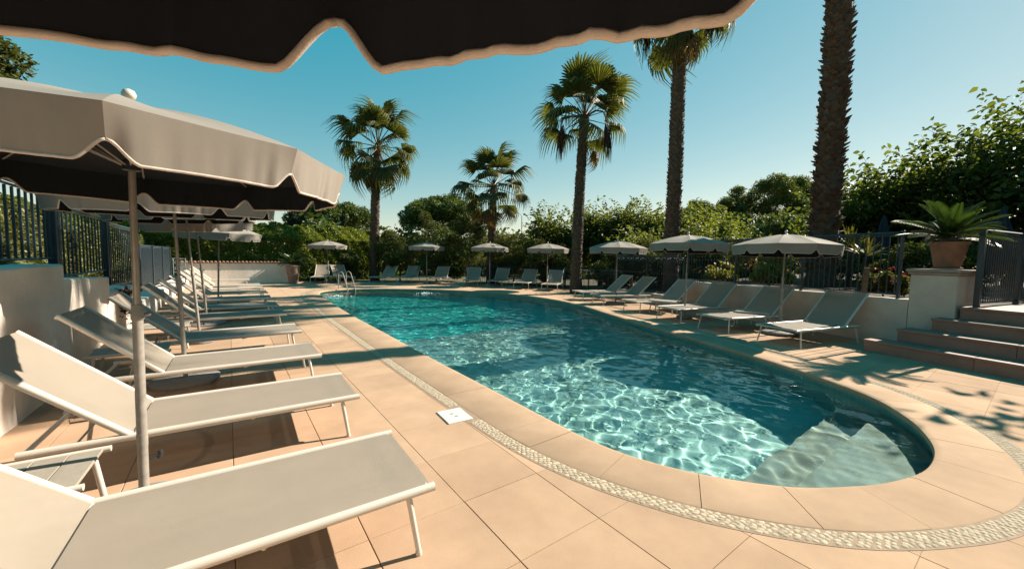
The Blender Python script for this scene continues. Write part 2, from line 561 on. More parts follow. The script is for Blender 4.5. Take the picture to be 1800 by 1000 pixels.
for ci, (nv, dep, cor, crossing) in enumerate(cells):
    if not crossing:
        if ntile < 280 and nv == 0:
            o = link('tile', std_me, deck)
            o.location = (*np.mean(cor, 0), random.Random(ci).uniform(-0.0006, 0.0006))
            ntile += 1
        else:
            rest.add(*tile_mesh([tuple(p) for p in cor]))
        continue
    near = [k for k in range(len(cut)) if np.hypot(*(cut[k] - cor.mean(0))) < 1.5]
    pts = [Vector(p) for p in cor]
    idx = {}
    for k in near:
        idx[k] = len(pts); pts.append(Vector(cut[k]))
    ed = [(0, 1), (1, 2), (2, 3), (3, 0)] + [(idx[k], idx[(k + 1) % len(cut)]) for k in near if (k + 1) % len(cut) in idx]
    vv, ee, ff, *_ = delaunay_2d_cdt(pts, ed, [], 0, 1e-6)
    mb = MB()
    lo, hi = cor.min(0), cor.max(0)
    c0 = cor.mean(0)
    fl = []
    for f in ff:
        c = sum((vv[k] for k in f), Vector((0, 0))) / 3
        if lo[0] < c.x < hi[0] and lo[1] < c.y < hi[1] and not inside(cut, c.x, c.y)[0]:
            a, b, d = (vv[k] for k in f)
            fl.append(f if (b - a).cross(d - a) > 0 else tuple(reversed(f)))
    if not fl:
        continue
    loc = (0, 0) if not (ntile < 280 and nv == 0) else c0
    mb.add([(p.x - loc[0], p.y - loc[1], 0.0) for p in vv], fl)
    # slab edges
    cnt = {}
    for f in fl:
        for k in range(3):
            e = (f[k], f[(k + 1) % 3]); cnt[tuple(sorted(e))] = cnt.get(tuple(sorted(e)), 0) + 1
    for f in fl:
        for k in range(3):
            a, b = f[k], f[(k + 1) % 3]
            if cnt[tuple(sorted((a, b)))] == 1:
                pa, pb = vv[a], vv[b]
                mb.add([(pa.x - loc[0], pa.y - loc[1], 0), (pb.x - loc[0], pb.y - loc[1], 0), (pb.x - loc[0], pb.y - loc[1], -0.03), (pa.x - loc[0], pa.y - loc[1], -0.03)], [(1, 0, 3, 2)])
    if ntile < 280 and nv == 0:
        o = mb.build('tile', M['tile'], deck)
        o.location = (*c0, 0)
        ntile += 1
    else:
        rest.add(mb.v, mb.f)
rt_ = rest.build('far_tiles', M['tile'], deck)
rt_['kind'] = 'stuff'

# ------------------------------------------------------------------ pebble band
A, B = off(CW - 0.01), off(CW + PB + 0.012)
band = structure(ring_sheet(B, A, 0.002, 0.002, 'pebble_band', M['mortar']))
rng = random.Random(5)
def pebble_geo(rng, n=7):
    a, b, h = 1.0, rng.uniform(0.6, 0.82), 0.18
    ph = [rng.uniform(0.86, 1.1) for _ in range(n)]
    v, f = [], []
    for (rr, z) in ((1.0, 0.0), (0.86, 0.55), (0.45, 0.93)):
        for k in range(n):
            an = 2 * PI * k / n
            v.append((a * rr * math.cos(an) * ph[k], b * rr * math.sin(an) * ph[k], h * z))
    v.append((0, 0, h))
    for q in range(2):
        for k in range(n):
            k2 = (k + 1) % n
            f.append((q * n + k, q * n + k2, q * n + n + k2, q * n + n + k))
    for k in range(n):
        f.append((2 * n + k, 2 * n + (k + 1) % n, 3 * n))
    return v, f
PEB = []
for q in range(8):
    v, f = pebble_geo(rng)
    me = bpy.data.meshes.new('pebble'); me.from_pydata(v, [], f); me.materials.append(M['pebble']); me.shade_smooth()
    PEB.append((v, f, me))
cand = []
step = 0.040
nseg = int(PER / step)
for i in range(nseg):
    s0 = i * step
    rows = 5
    for q in range(rows):
        s = (s0 + (0.5 * step if q % 2 else 0) + rng.uniform(-0.008, 0.008)) % PER
        k = s / PER * NP_
        k0 = int(k) % NP_; k1 = (k0 + 1) % NP_; t = k - int(k)
        p = POOL[k0] * (1 - t) + POOL[k1] * t; nr = NRM[k0] * (1 - t) + NRM[k1] * t
        cw = CW[k0] * (1 - t) + CW[k1] * t
        d = cw + 0.012 + (q + 0.5) / rows * (PB - 0.018) + rng.uniform(-0.004, 0.004)
        x, y = p + nr * d
        if 1.60 < x < 2.02 and 3.28 < y < 3.72:
            continue
        ang = math.atan2(nr[1], nr[0]) + PI / 2 + 0.55 + rng.uniform(-0.5, 0.5)
        dd = np.array([x, y]); dep = dd @ FW; lat = dd @ RT
        vis = dep > 0.5 and abs(lat) < dep * 1.31
        cand.append((0 if vis else 1, math.hypot(x, y), x, y, ang, rng.uniform(0.0195, 0.0255), rng.randrange(8)))
cand.sort()
pb = MB()
for ci, (nv, dist, x, y, ang, sz, q) in enumerate(cand):
    v, f, me = PEB[q]
    if ci < 290:
        o = link('pebble', me, band)
        o.location = (x, y, 0.0015)
        o.rotation_euler = (0, 0, ang)
        o.scale = (sz, sz, sz)
    else:
        if dist > 14 and ci % 2:
            continue
        pb.add(v, f, Matrix.Translation((x, y, 0.0015)) @ Matrix.Rotation(ang, 4, 'Z') @ Matrix.Scale(sz, 4))
o = pb.build('far_pebbles', M['pebbles'], band, smooth=True)
o['kind'] = 'stuff'

# ------------------------------------------------------------------ coping stones
cop = structure(bpy.data.objects.new('pool_edge', None)); COL.objects.link(cop)
def at_s(s):
    k = (s % PER) / PER * NP_
    k0 = int(k) % NP_; k1 = (k0 + 1) % NP_; t = k - int(k)
    nr = NRM[k0] * (1 - t) + NRM[k1] * t
    return POOL[k0] * (1 - t) + POOL[k1] * t, nr / np.linalg.norm(nr), CW[k0] * (1 - t) + CW[k1] * t
s = 0.30
cuts = []
while s < PER + 0.30 - 0.2:
    cuts.append(s)
    p, _, _ = at_s(s)
    s += 1.15 if (p[0] < 3.0 and p[1] > 2.2) else 0.56
cuts.append(PER + 0.30)
rngc = random.Random(3)
for a, b in zip(cuts[:-1], cuts[1:]):
    m = max(3, int((b - a) / 0.09))
    mb = MB()
    prof = lambda cw: [(0.06, -0.07), (-0.012, -0.068), (-0.026, -0.050), (-0.028, -0.028), (-0.018, -0.006), (0.004, 0.004), (0.03, 0.007), (cw - 0.012, 0.007), (cw - 0.003, 0.003), (cw, -0.03)]
    vs = []
    p0, _, _ = at_s((a + b) / 2)
    dz = rngc.uniform(-0.0012, 0.0012)
    for k in range(m + 1):
        p, nr, cw = at_s(a + 0.0022 + (b - a - 0.0044) * k / m)
        for (d, z) in prof(cw):
            q = p + nr * d - p0
            vs.append((q[0], q[1], z + dz))
    n = 10
    fs = []
    for k in range(m):
        for i in range(n - 1):
            fs.append((k * n + i, k * n + i + 1, k * n + n + i + 1, k * n + n + i))
    fs.append(tuple(range(n - 1, -1, -1))); fs.append(tuple(range(m * n, m * n + n)))
    mb.add(vs, fs)
    o = mb.build('coping_stone', M['coping'], cop, smooth=True, angle=40)
    bm = bmesh.new(); bm.from_mesh(o.data); bmesh.ops.recalc_face_normals(bm, faces=bm.faces); bm.to_mesh(o.data); bm.free()
    o.location = (p0[0], p0[1], 0)

# ------------------------------------------------------------------ pool shell, steps and water
WZ = -0.105
bxy = off(0.035)
n = NP_
def floor_z(y):
    return np.interp(y, [0, 2.2, 3.0, 8.0, 12.0, 20.0], [-1.12, -1.12, -1.15, -1.35, -1.8, -1.95])
wall = MB()
zt = -0.06
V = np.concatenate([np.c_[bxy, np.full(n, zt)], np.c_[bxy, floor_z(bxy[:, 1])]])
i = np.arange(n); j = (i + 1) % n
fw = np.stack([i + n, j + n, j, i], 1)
pool = structure(np_mesh('swimming_pool', V, fw, M['liner_wall_shade'], None))
pool.data.update()
def floor_part(y0, y1, nm, m):
    g = []
    st = 0.25
    pts = [Vector(p) for p in bxy[::3]]
    k = len(pts)
    ed = [(q, (q + 1) % k) for q in range(k)]
    for yy in np.arange(y0, y1 + 0.01, (y1 - y0) / max(1, round((y1 - y0) / 0.5))):
        for xx in np.arange(2.0, 11.5, 0.5):
            pts.append(Vector((xx, yy)))
    a = len(pts); pts += [Vector((1.5, y0)), Vector((12, y0))]; ed.append((a, a + 1))
    a = len(pts); pts += [Vector((1.5, y1)), Vector((12, y1))]; ed.append((a, a + 1))
    vv, ee, ff, *_ = delaunay_2d_cdt(pts, ed, [], 0, 1e-5)
    keep = []
    for f in ff:
        c = sum((vv[q] for q in f), Vector((0, 0))) / 3
        if y0 <= c.y <= y1 and inside(bxy, c.x, c.y)[0]:
            p, q, r = (vv[z] for z in f)
            keep.append(f if (q - p).cross(r - p) > 0 else tuple(reversed(f)))
    me = bpy.data.meshes.new(nm)
    me.from_pydata([(p.x, p.y, float(floor_z(p.y))) for p in vv], [], keep)
    me.materials.append(m)
    return link(nm, me, pool)
parts_receive = [pool, floor_part(0.0, 9.0, 'shallow_floor', M['liner']), floor_part(9.0, 20.5, 'deep_floor', M['liner_depth_tint'])]
# entry steps across the near end
for nm_i, (y1, ztop) in enumerate(((1.16, -0.36), (1.55, -0.66))):
    y0 = 0.0
    sub = [p for p in off(0.03) if p[1] <= y1]
    # order the points along x on the lower lobe
    sub = sorted(sub, key=lambda p: p[0])
    lob = [tuple(p) for p in sub]
    poly = lob
    mb = MB()
    m = len(poly)
    if nm_i == 1:
        y0 = 1.16
    # steps are stacked solids; each is a hair wider than its riser above
    mb.add([(p[0], p[1], ztop) for p in poly] + [(p[0], p[1], -1.2) for p in poly], [tuple(range(m)), (m - 1, 0, m, 2 * m - 1)])
    o = mb.build('pool_step', M['steps_pool'], pool)
    bm = bmesh.new(); bm.from_mesh(o.data)
    bm.normal_update()
    for f in bm.faces:
        if (abs(f.normal.z) > 0.5 and f.normal.z < 0) or (abs(f.normal.z) < 0.5 and f.normal.y < 0):
            f.normal_flip()
    bm.to_mesh(o.data); bm.free()
    parts_receive.append(o)
for o in parts_receive:
    o.cycles.is_caustics_receiver = True

g = 0.028
xs = np.arange(2.3, 10.8, g); ys = np.arange(0.2, 20.0, g)
X, Y = np.meshgrid(xs, ys)
Z = np.zeros_like(X)
rw = np.random.default_rng(7)
for k in range(60):
    lam = 0.12 * 2 ** (rw.random() ** 1.1 * 2.7)
    kk = 2 * PI / lam
    a = rw.normal(0.6, 1.1) if k % 3 else rw.random() * 2 * PI
    ph = rw.random() * 2 * PI
    Z += 0.0021 * lam ** 0.95 * np.sin(kk * (X * math.cos(a) + Y * math.sin(a)) + ph + 0.8 * np.sin(0.9 * X * math.sin(a) + 0.7 * Y + ph))
# the near end by the steps lies calmer
Z *= np.interp(Y, [0.5, 3.0, 8.0, 13.0, 20.0], [0.45, 0.66, 0.80, 0.60, 0.52])
ins = inside(off(0.06)[::2], X.ravel(), Y.ravel()).reshape(X.shape)
id_ = np.arange(X.size).reshape(X.shape)
q = ins[:-1, :-1] & ins[1:, :-1] & ins[:-1, 1:] & ins[1:, 1:]
ins2 = inside(off(0.02)[::2], X.ravel(), Y.ravel()).reshape(X.shape)
q = (ins[:-1, :-1] | ins[1:, :-1] | ins[:-1, 1:] | ins[1:, 1:])
F = np.stack([id_[:-1, :-1][q], id_[:-1, 1:][q], id_[1:, 1:][q], id_[1:, :-1][q]], 1)
V = np.stack([X.ravel(), Y.ravel(), Z.ravel() + WZ], 1)
used = np.unique(F)
re = np.full(len(V), -1); re[used] = np.arange(len(used))
water = structure(np_mesh('water', V[used], re[F], M['water'], None, smooth=True))
water.cycles.is_caustics_caster = True

# ------------------------------------------------------------------ walls, stairs, terrace
def noisy_wall(name, m, segs, parent=None, seed=1, amp=0.006):
    """plaster walls: bevelled solids along segments (p0, p1, thickness, z0, z1a, z1b), subdivided so the surface and top edge wander a little"""
    mb = MB()
    rg = random.Random(seed)
    for (p0, p1, th, z0, za, zb) in segs:
        p0, p1 = Vector(p0), Vector(p1)
        d = (p1 - p0); L = d.length; d.normalize()
        nrm = Vector((d.y, -d.x))
        nx = max(2, int(L / 0.22)); b = 0.018
        for k in range(nx):
            pass
        vs, fs = [], []
        for k in range(nx + 1):
            t = k / nx
            z1 = za + (zb - za) * t + rg.uniform(-amp, amp)
            o = rg.uniform(-amp, amp)
            c = p0 + d * (L * t)
            for (w, z) in ((0.0 + o, z0), (0.0 + o * 0.5, z0 + (z1 - z0) * 0.5), (0.0 + o, z1 - b), (b, z1), (th - b, z1), (th, z1 - b), (th, z0)):
                q = c - nrm * w
                vs.append((q.x, q.y, z))
        n = 7
        for k in range(nx):
            for i in range(n - 1):
                fs.append((k * n + i, k * n + i + 1, k * n + n + i + 1, k * n + n + i))
        fs.append(tuple(range(n - 1, -1, -1))); fs.append(tuple(range(nx * n, nx * n + n)))
        mb.add(vs, fs)
    o = mb.build(name, m, parent, smooth=True, angle=35)
    bm = bmesh.new(); bm.from_mesh(o.data); bmesh.ops.recalc_face_normals(bm, faces=bm.faces); bm.to_mesh(o.data); bm.free()
    return o

# left stepped wall (front face at x = -1.66, facing +x)
wl = noisy_wall('stepped_wall', M['plaster'], [((-1.64, -5.0), (-1.64, 7.02), 0.42, -0.04, 1.46, 1.45), ((-1.655, 7.025), (-1.655, 9.28), 0.40, -0.04, 1.27, 1.19),
                                               ((-1.645, 9.285), (-1.645, 11.55), 0.42, -0.04, 0.92, 0.90), ((-1.66, 11.555), (-1.66, 25.0), 0.40, -0.04, 0.50, 0.45)], seed=4)
tag(wl, 'white plastered retaining wall stepping down behind the left loungers', 'wall')
bank = MB()
bank.box(-60, -2.0, -8, 7.0, -0.05, 1.40)
bank.box(-60, -2.0, 7.0, 9.3, -0.05, 1.12)
bank.box(-60, -2.0, 9.3, 11.6, -0.05, 0.82)
bank.box(-60, -2.0, 11.6, 23.9, -0.05, 0.40)
structure(bank.build('bank', M['soil']))

# right retaining wall along the terrace
WLINE = [(10.78, 1.62), (11.02, 2.46), (11.70, 4.57), (12.60, 7.40)]
WLOW = [(12.62, 7.46), (13.30, 9.6), (13.75, 11.4)]
segs = []
for a, b in zip(WLINE[:-1], WLINE[1:]):
    segs.append((b, a, -0.24, -0.04, 0.94, 0.94))
def wall_strip(name, m, line, th, z0, z1, seed):
    """one continuous wall along a polyline, face on the pool side"""
    mb = MB(); rg = random.Random(seed)
    P = []
    for a, b in zip(line[:-1], line[1:]):
        a, b = Vector(a), Vector(b)
        k = max(2, int((b - a).length / 0.2))
        P += [a + (b - a) * (i / k) for i in range(k)]
    P.append(Vector(line[-1]))
    vs, fs = [], []
    for i, p in enumerate(P):
        t = (P[min(i + 1, len(P) - 1)] - P[max(i - 1, 0)]).normalized()
        nr = Vector((t.y, -t.x))            # to the terrace side (right of travel)
        o = rg.uniform(-0.004, 0.004); dz = rg.uniform(-0.005, 0.005)
        for (w, z) in ((o, z0), (o * .5, (z0 + z1) / 2), (o, z1 - 0.015 + dz), (0.015, z1 + dz), (th - 0.015, z1 + dz), (th, z1 - 0.015 + dz), (th, z0)):
            q = p + nr * w
            vs.append((q.x, q.y, z))
    n = 7
    for i in range(len(P) - 1):
        for k in range(n - 1):
            fs.append((i * n + k, i * n + k + 1, i * n + n + k + 1, i * n + n + k))
    fs.append(tuple(range(n - 1, -1, -1))); fs.append(tuple(range((len(P) - 1) * n, len(P) * n)))
    mb.add(vs, fs)
    o = mb.build(name, m, None, smooth=True, angle=35)
    bm = bmesh.new(); bm.from_mesh(o.data); bmesh.ops.recalc_face_normals(bm, faces=bm.faces); bm.to_mesh(o.data); bm.free()
    return o
tag(wall_strip('retaining_wall', M['plaster_right'], WLINE, 0.26, -0.04, 0.94, 2), 'cream rendered retaining wall with rust streaks behind the right loungers', 'wall')
tag(wall_strip('kerb_wall', M['plaster_right'], WLOW, 0.24, -0.04, 0.36, 3), 'low rendered kerb wall continuing past the tall right wall', 'wall')

# terrace soil behind the walls
ter = MB()
T1 = [(10.98, 1.62), (11.2, 2.46), (11.9, 4.57), (12.8, 7.42), (60, 14), (60, -30), (10.98, -30)]
ter.add([(x, y, 0.88) for x, y in T1], [tuple(range(len(T1) - 1, -1, -1))])
T2 = [(12.82, 7.42), (13.5, 9.6), (13.95, 11.4), (60, 30), (60, 14.0)]
ter.add([(x, y, 0.30) for x, y in T2], [tuple(range(len(T2) - 1, -1, -1))])
ter.add([(12.8, 7.42, 0.88), (60, 14, 0.88), (60, 14, 0.2), (12.8, 7.42, 0.2)], [(0, 1, 2, 3)])
structure(ter.build('terrace', M['soil']))

# stairs: four stone steps, each a thing-part of one flight
stairs = thing('stone_stairs', 'four broad stone steps rising to the shaded terrace gate', 'stairs', (0, 0, 0))
sdir = Vector((-0.27, -0.963)).normalized(); sn = Vector((sdir.y, -sdir.x))   # sn points away from the pool
if sn.x < 0:
    sn = -sn
H_ = 0.222
fronts = [((9.62, 1.98), 1), ((9.98, 1.60), 2), ((10.32, 1.22), 3), ((10.62, 0.92), 4)]
for (p, k) in fronts:
    p = Vector(p)
    L = 8.0
    z1 = H_ * k; z0 = -0.03
    m = Matrix(((sdir.x, sn.x, 0, p.x), (sdir.y, sn.y, 0, p.y), (0, 0, 1, 0), (0, 0, 0, 1)))
    # riser course cut into long slabs so the joints read
    for q in range(3):
        a, b = q * 1.42 + 0.003, (q + 1) * 1.42 - 0.003
        if q == 2:
            b = L
        mb = MB()
        mb.box(a if q else 0.0, b, 0.0, 0.42 if k < 4 else 4.0, z0 if k == 1 else z1 - H_ - 0.02, z1 - 0.045, m)
        mb.box(a if q else -0.012, b, -0.022, 0.42 if k < 4 else 4.0, z1 - 0.0445, z1, m, bev=0.008)
        mb.build('step_slab', M['step'], stairs)

# pillar with stone cap
pil = thing('gate_pillar', 'white rendered pillar with a stone cap beside the stairs', 'pillar', (0, 0, 0))
pd = Vector((-0.27, -0.963)).normalized()
pm = Matrix(((pd.x, -pd.y, 0, 10.765), (pd.y, pd.x, 0, 1.615), (0, 0, 1, 0), (0, 0, 0, 1)))
if (pm.to_3x3() @ Vector((0, 1, 0))).x < 0:
    pm = Matrix(((pd.x, pd.y, 0, 10.765), (pd.y, -pd.x, 0, 1.615), (0, 0, 1, 0), (0, 0, 0, 1)))
mb = MB(); mb.box(0.0, 0.66, 0.004, 0.66, -0.03, 1.44, pm, bev=0.012)
mb.build('shaft', M['plaster_right'], pil)
mb = MB(); mb.box(-0.03, 0.69, -0.03, 0.69, 1.441, 1.49, pm, bev=0.01); mb.box(-0.055, 0.715, -0.055, 0.715, 1.4915, 1.55, pm, bev=0.012)
mb.build('cap', M['cap'], pil)

# far wall with roof-tile coping
fw_ = thing('garden_wall', 'white garden wall topped with terracotta roof tiles beyond the left loungers', 'wall', (0, 0, 0))
mb = MB(); mb.box(-2.05, 2.86, 25.42, 25.66, -0.04, 1.10, bev=0.01)
mb.build('wall', M['plaster'], fw_)
mb = MB()
n = 7
v = []
for k in range(n + 1):
    an = PI * k / n
    for y, rr, dz in ((25.33, 0.078, 0.0), (25.75, 0.07, 0.05)):
        v.append((math.cos(an) * rr, y, 1.09 + math.sin(an) * rr * 0.9 + dz))
for k in range(n + 1):
    an = PI * k / n
    for y, rr, dz in ((25.33, 0.064, 0.0), (25.75, 0.057, 0.05)):
        v.append((math.cos(an) * rr, y, 1.09 + math.sin(an) * rr * 0.9 + dz))
f = []
for k in range(n):
    f.append((2 * k, 2 * k + 1, 2 * k + 3, 2 * k + 2))
    o2 = 2 * (n + 1)
    f.append((o2 + 2 * k, o2 + 2 * k + 2, o2 + 2 * k + 3, o2 + 2 * k + 1))
    f.append((2 * k, 2 * k + 2, o2 + 2 * k + 2, o2 + 2 * k))
tme = bpy.data.meshes.new('roof_tile'); tme.from_pydata(v, [], f); tme.materials.append(M['rooftile']); tme.shade_smooth(); tme.set_sharp_from_angle(angle=R(50))
for k in range(29):
    o = link('roof_tile', tme, fw_); o.location = (-1.95 + k * 0.168, 0, random.Random(k).uniform(-0.004, 0.006))

# skimmer lid in the pebble band
lid = thing('skimmer_lid', 'square white plastic skimmer lid set in the pebble band', 'lid', (1.825, 3.485, 0.0), R(-4))
mb = MB(); mb.box(-0.135, 0.135, -0.165, 0.165, -0.02, 0.012, bev=0.006); mb.build('plate', M['lid'], lid)
mb = MB()
mb.box(-0.03, 0.0, 0.03, 0.042, 0.0121, 0.0135); mb.box(-0.012, 0.026, -0.045, -0.033, 0.0121, 0.0135)
mb.build('finger_slot', M['black'], lid)

# ------------------------------------------------------------------ sun loungers
def fabric_sheet(L, half, sag, n=12, m=10, th=0.006, curl=0.012, reverse=False):
    vs, fs = [], []
    for side in (0, 1):
        for i in range(n + 1):
            x = -L * i / n
            for j in range(m + 1):
                y = -half + 2 * half * j / m
                e = 1 - (2 * j / m - 1) ** 2
                s = sag * e * math.sin(PI * min(1, max(0, (i / n)))) ** 0.5
                z = -s
                if j in (0, m):
                    z -= curl
                vs.append((x, y, z - th * side))
    k = (n + 1) * (m + 1)
    for i in range(n):
        for j in range(m):
            a = i * (m + 1) + j
            fs.append((a, a + m + 1, a + m + 2, a + 1))
            fs.append((k + a, k + a + 1, k + a + m + 2, k + a + m + 1))
    ring = [j for j in range(m + 1)] + [i * (m + 1) + m for i in range(1, n + 1)] + [n * (m + 1) + j for j in range(m - 1, -1, -1)] + [i * (m + 1) for i in range(n - 1, 0, -1)]
    for a, b in zip(ring, ring[1:] + ring[:1]):
        fs.append((a, b, k + b, k + a))
    return vs, fs

HX, BL, BA = -1.50, 0.98, R(42)
def make_lounger():
    root = thing('sun_lounger', '', 'lounger')
    mb = MB()
    for sy in (-1, 1):
        mb.tube([(0.015, 0.392 * sy, 0.338), (-2.02, 0.392 * sy, 0.338)], 0.0225, 10, flat=1.1)
    mb.tube([(-0.02, -0.385, 0.335), (-0.02, 0.385, 0.335)], 0.016, 8)
    mb.tube([(-1.995, -0.385, 0.335), (-1.995, 0.385, 0.335)], 0.016, 8)
    mb.tube([(HX, -0.385, 0.335), (HX, 0.385, 0.335)], 0.016, 8)
    mb.build('frame', M['white'], root, smooth=True, angle=50)
    mb = MB(); mb.add(*fabric_sheet(1.485, 0.378, 0.012), Matrix.Translation((-0.005, 0, 0.359)))
    mb.build('seat', M['sling'], root, smooth=True, angle=40)
    bt = Matrix.Translation((HX, 0, 0.358)) @ Matrix.Rotation(BA, 4, 'Y')
    mb = MB()
    for sy in (-1, 1):
        mb.tube([(0, 0.385 * sy, -0.012), (-BL, 0.385 * sy, -0.012)], 0.021, 10, mtx=bt, flat=1.1)
    mb.tube([(-BL + 0.01, -0.385, -0.03), (-BL + 0.02, 0, -0.05), (-BL + 0.01, 0.385, -0.03)], 0.014, 8, mtx=bt)
    mb.build('back_frame', M['white'], root, smooth=True, angle=50)
    mb = MB(); mb.add(*fabric_sheet(BL - 0.005, 0.378, 0.045), bt @ Matrix.Translation((0, 0, 0.004)))
    mb.build('backrest', M['sling'], root, smooth=True, angle=40)
    for (lx, dx) in ((-0.13, 0.045), (-1.86, -0.05)):
        for sy in (-1, 1):
            mb = MB()
            mb.tube([(lx, 0.383 * sy, 0.332), (lx + dx, 0.425 * sy, 0.012)], [0.0165, 0.0145], 10)
            mb.tube([(lx + dx * 0.96, 0.4235 * sy, 0.022), (lx + dx, 0.425 * sy, 0.0)], 0.0172, 10)
            mb.build('leg', M['white'], root, smooth=True, angle=50)
    # folding prop under the backrest, hooked into a low rack
    mb = MB()
    a = bt @ Vector((-0.52, 0, -0.04))
    for sy in (-0.30, 0.30):
        mb.tube([(a.x, sy, a.z), (a.x - 0.02 + 0.02, sy, a.z), (HX - 0.30, sy, 0.30)], 0.008, 6)
    mb.tube([(HX - 0.30, -0.30, 0.30), (HX - 0.30, 0.30, 0.30)], 0.008, 6)
    mb.build('prop', M['steel'], root, smooth=True, angle=50)
    for sy in (-1, 1):
        mb = MB()
        mb.tube([(HX - 0.02, 0.30 * sy, 0.30), (HX - 0.02, 0.30 * sy, 0.285), (-1.97, 0.30 * sy, 0.285), (-1.97, 0.30 * sy, 0.31)], 0.007, 6)
        for k in range(4):
            mb.tube([(HX - 0.12 - 0.08 * k, 0.30 * sy, 0.287), (HX - 0.14 - 0.08 * k, 0.30 * sy, 0.315)], 0.005, 5)
        mb.build('rack', M['steel'], root, smooth=True, angle=50)
    # under-seat bracing: bowed tube, flat bar and cords
    mb = MB()
    mb.tube([(-0.86 + 0.20 * math.cos(t), 0.385 * math.sin(t) / math.sin(1.25), 0.315) for t in np.linspace(-1.25, 1.25, 9)], 0.018, 8)
    mb.build('bowed_brace', M['white'], root, smooth=True, angle=50)
    mb = MB(); mb.box(-0.205, -0.115, -0.38, 0.38, 0.316, 0.326); mb.build('cross_bar', M['white'], root)
    for y in (-0.2, 0.0, 0.2):
        mb = MB(); mb.tube([(-0.06, y, 0.322), (HX + 0.02, y, 0.322)], 0.007, 6)
        mb.build('cord', M['white'], root)
    return root

GL, GR, GF = 'sun loungers in a row along the left wall', 'sun loungers along the right retaining wall', 'sun loungers at the far end of the pool'
proto = make_lounger()
left = [
    (0.895, 2.345, -1.7, 'nearest pale sling lounger, cut off by the bottom left corner', 0),
    (0.925, 4.025, -1.6, 'lounger whose raised back carries the hard scalloped parasol shadow, behind the slatted table', 0),
    (0.915, 5.79, -0.8, 'third lounger from the front, its raised back tip ending clear against the white wall', 0),
    (0.93, 7.66, 0.5, 'lounger shaded blue over back and seat just behind the second parasol pole', 0),
    (0.95, 9.92, 0.2, 'sunlit cream lounger directly behind the blue shaded one, fifth from the front', 0),
    (0.955, 11.60, 0.8, 'sixth lounger of the left row, backrest shaded and seat half in sun', 0),
    (0.965, 13.62, 0.0, 'seventh lounger of the left row, seat in full blue shade', 0),
    (0.99, 15.60, 0.6, 'eighth lounger of the left row, thin strip of blue shade on its seat', 0),
    (0.99, 17.42, 0.2, 'ninth lounger of the left row, third before the tiled garden wall', 0),
    (1.01, 19.35, 0.5, 'tenth lounger of the left row, second before the tiled garden wall', 0),
    (0.77, 23.30, 0.0, 'last lounger of the left row, right under the tiled garden wall', 0)]
for i, (x, y, rz, lab, _) in enumerate(left):
    if i == 0:
        proto['label'] = lab; proto['group'] = GL; proto.location = (x, y, 0); proto.rotation_euler = (0, 0, R(rz))
    else:
        copy_thing(proto, lab, (x, y, 0), R(rz), GL)
right = [
    ((8.90, 3.49), (8.71, 2.71), 'right hand lounger nearest the stone stairs'),
    ((9.27, 4.97), (9.06, 4.19), 'right hand lounger with a blue shaded seat, next to the one by the stairs'),
    ((9.72, 6.42), (9.56, 5.64), 'third lounger from the stairs, seat in sun under the big cream topped parasol'),
    ((10.36, 8.08), (10.12, 7.31), 'fourth lounger from the stairs, back against the end of the tall right wall'),
    ((10.95, 9.98), (10.68, 9.24), 'fifth lounger from the stairs, behind the blue topped parasol pole'),
    ((11.42, 11.40), (11.12, 10.66), 'sixth lounger from the stairs, farthest of the right bank beside orange flowers')]
for (a, b, lab) in right:
    a, b = Vector(a), Vector(b)
    v = (b - a).normalized()                 # far to near foot
    d = Vector((v.y, -v.x))                  # towards the pool
    if d.x > 0:
        d = -d
    c = (a + b) / 2 + d * 0.085
    copy_thing(proto, lab, (c.x, c.y, 0), math.atan2(d.y, d.x), GR)
far = [
    (4.02, 24.25, (-0.30, -0.95), 'far lounger beside the terracotta pot'),
    (5.55, 23.95, (0.05, -1.0), 'far lounger directly behind the pool ladder'),
    (6.98, 23.55, (-0.72, -0.69), 'far shaded lounger just right of the ladder, in front of the tallest left palm'),
    (8.40, 22.62, (-0.62, -0.78), 'far lounger left of the grey parasol pole, striped by branch shadows'),
    (9.62, 21.10, (-0.66, -0.75), 'far lounger right of the grey parasol pole, with a round shadow in front'),
    (10.95, 19.15, (-0.60, -0.80), 'far sunlit lounger left of the pole under the short palm'),
    (11.86, 18.05, (-0.74, -0.67), 'far lounger right of the pole under the short palm, back half shaded'),
    (12.28, 16.20, (-0.80, -0.60), 'far lounger left of the pole before the third palm'),
    (12.85, 14.60, (-0.78, -0.62), 'far lounger right of the pole before the third palm')]
for (x, y, d, lab) in far:
    copy_thing(proto, lab, (x, y, 0), math.atan2(d[1], d[0]), GF)

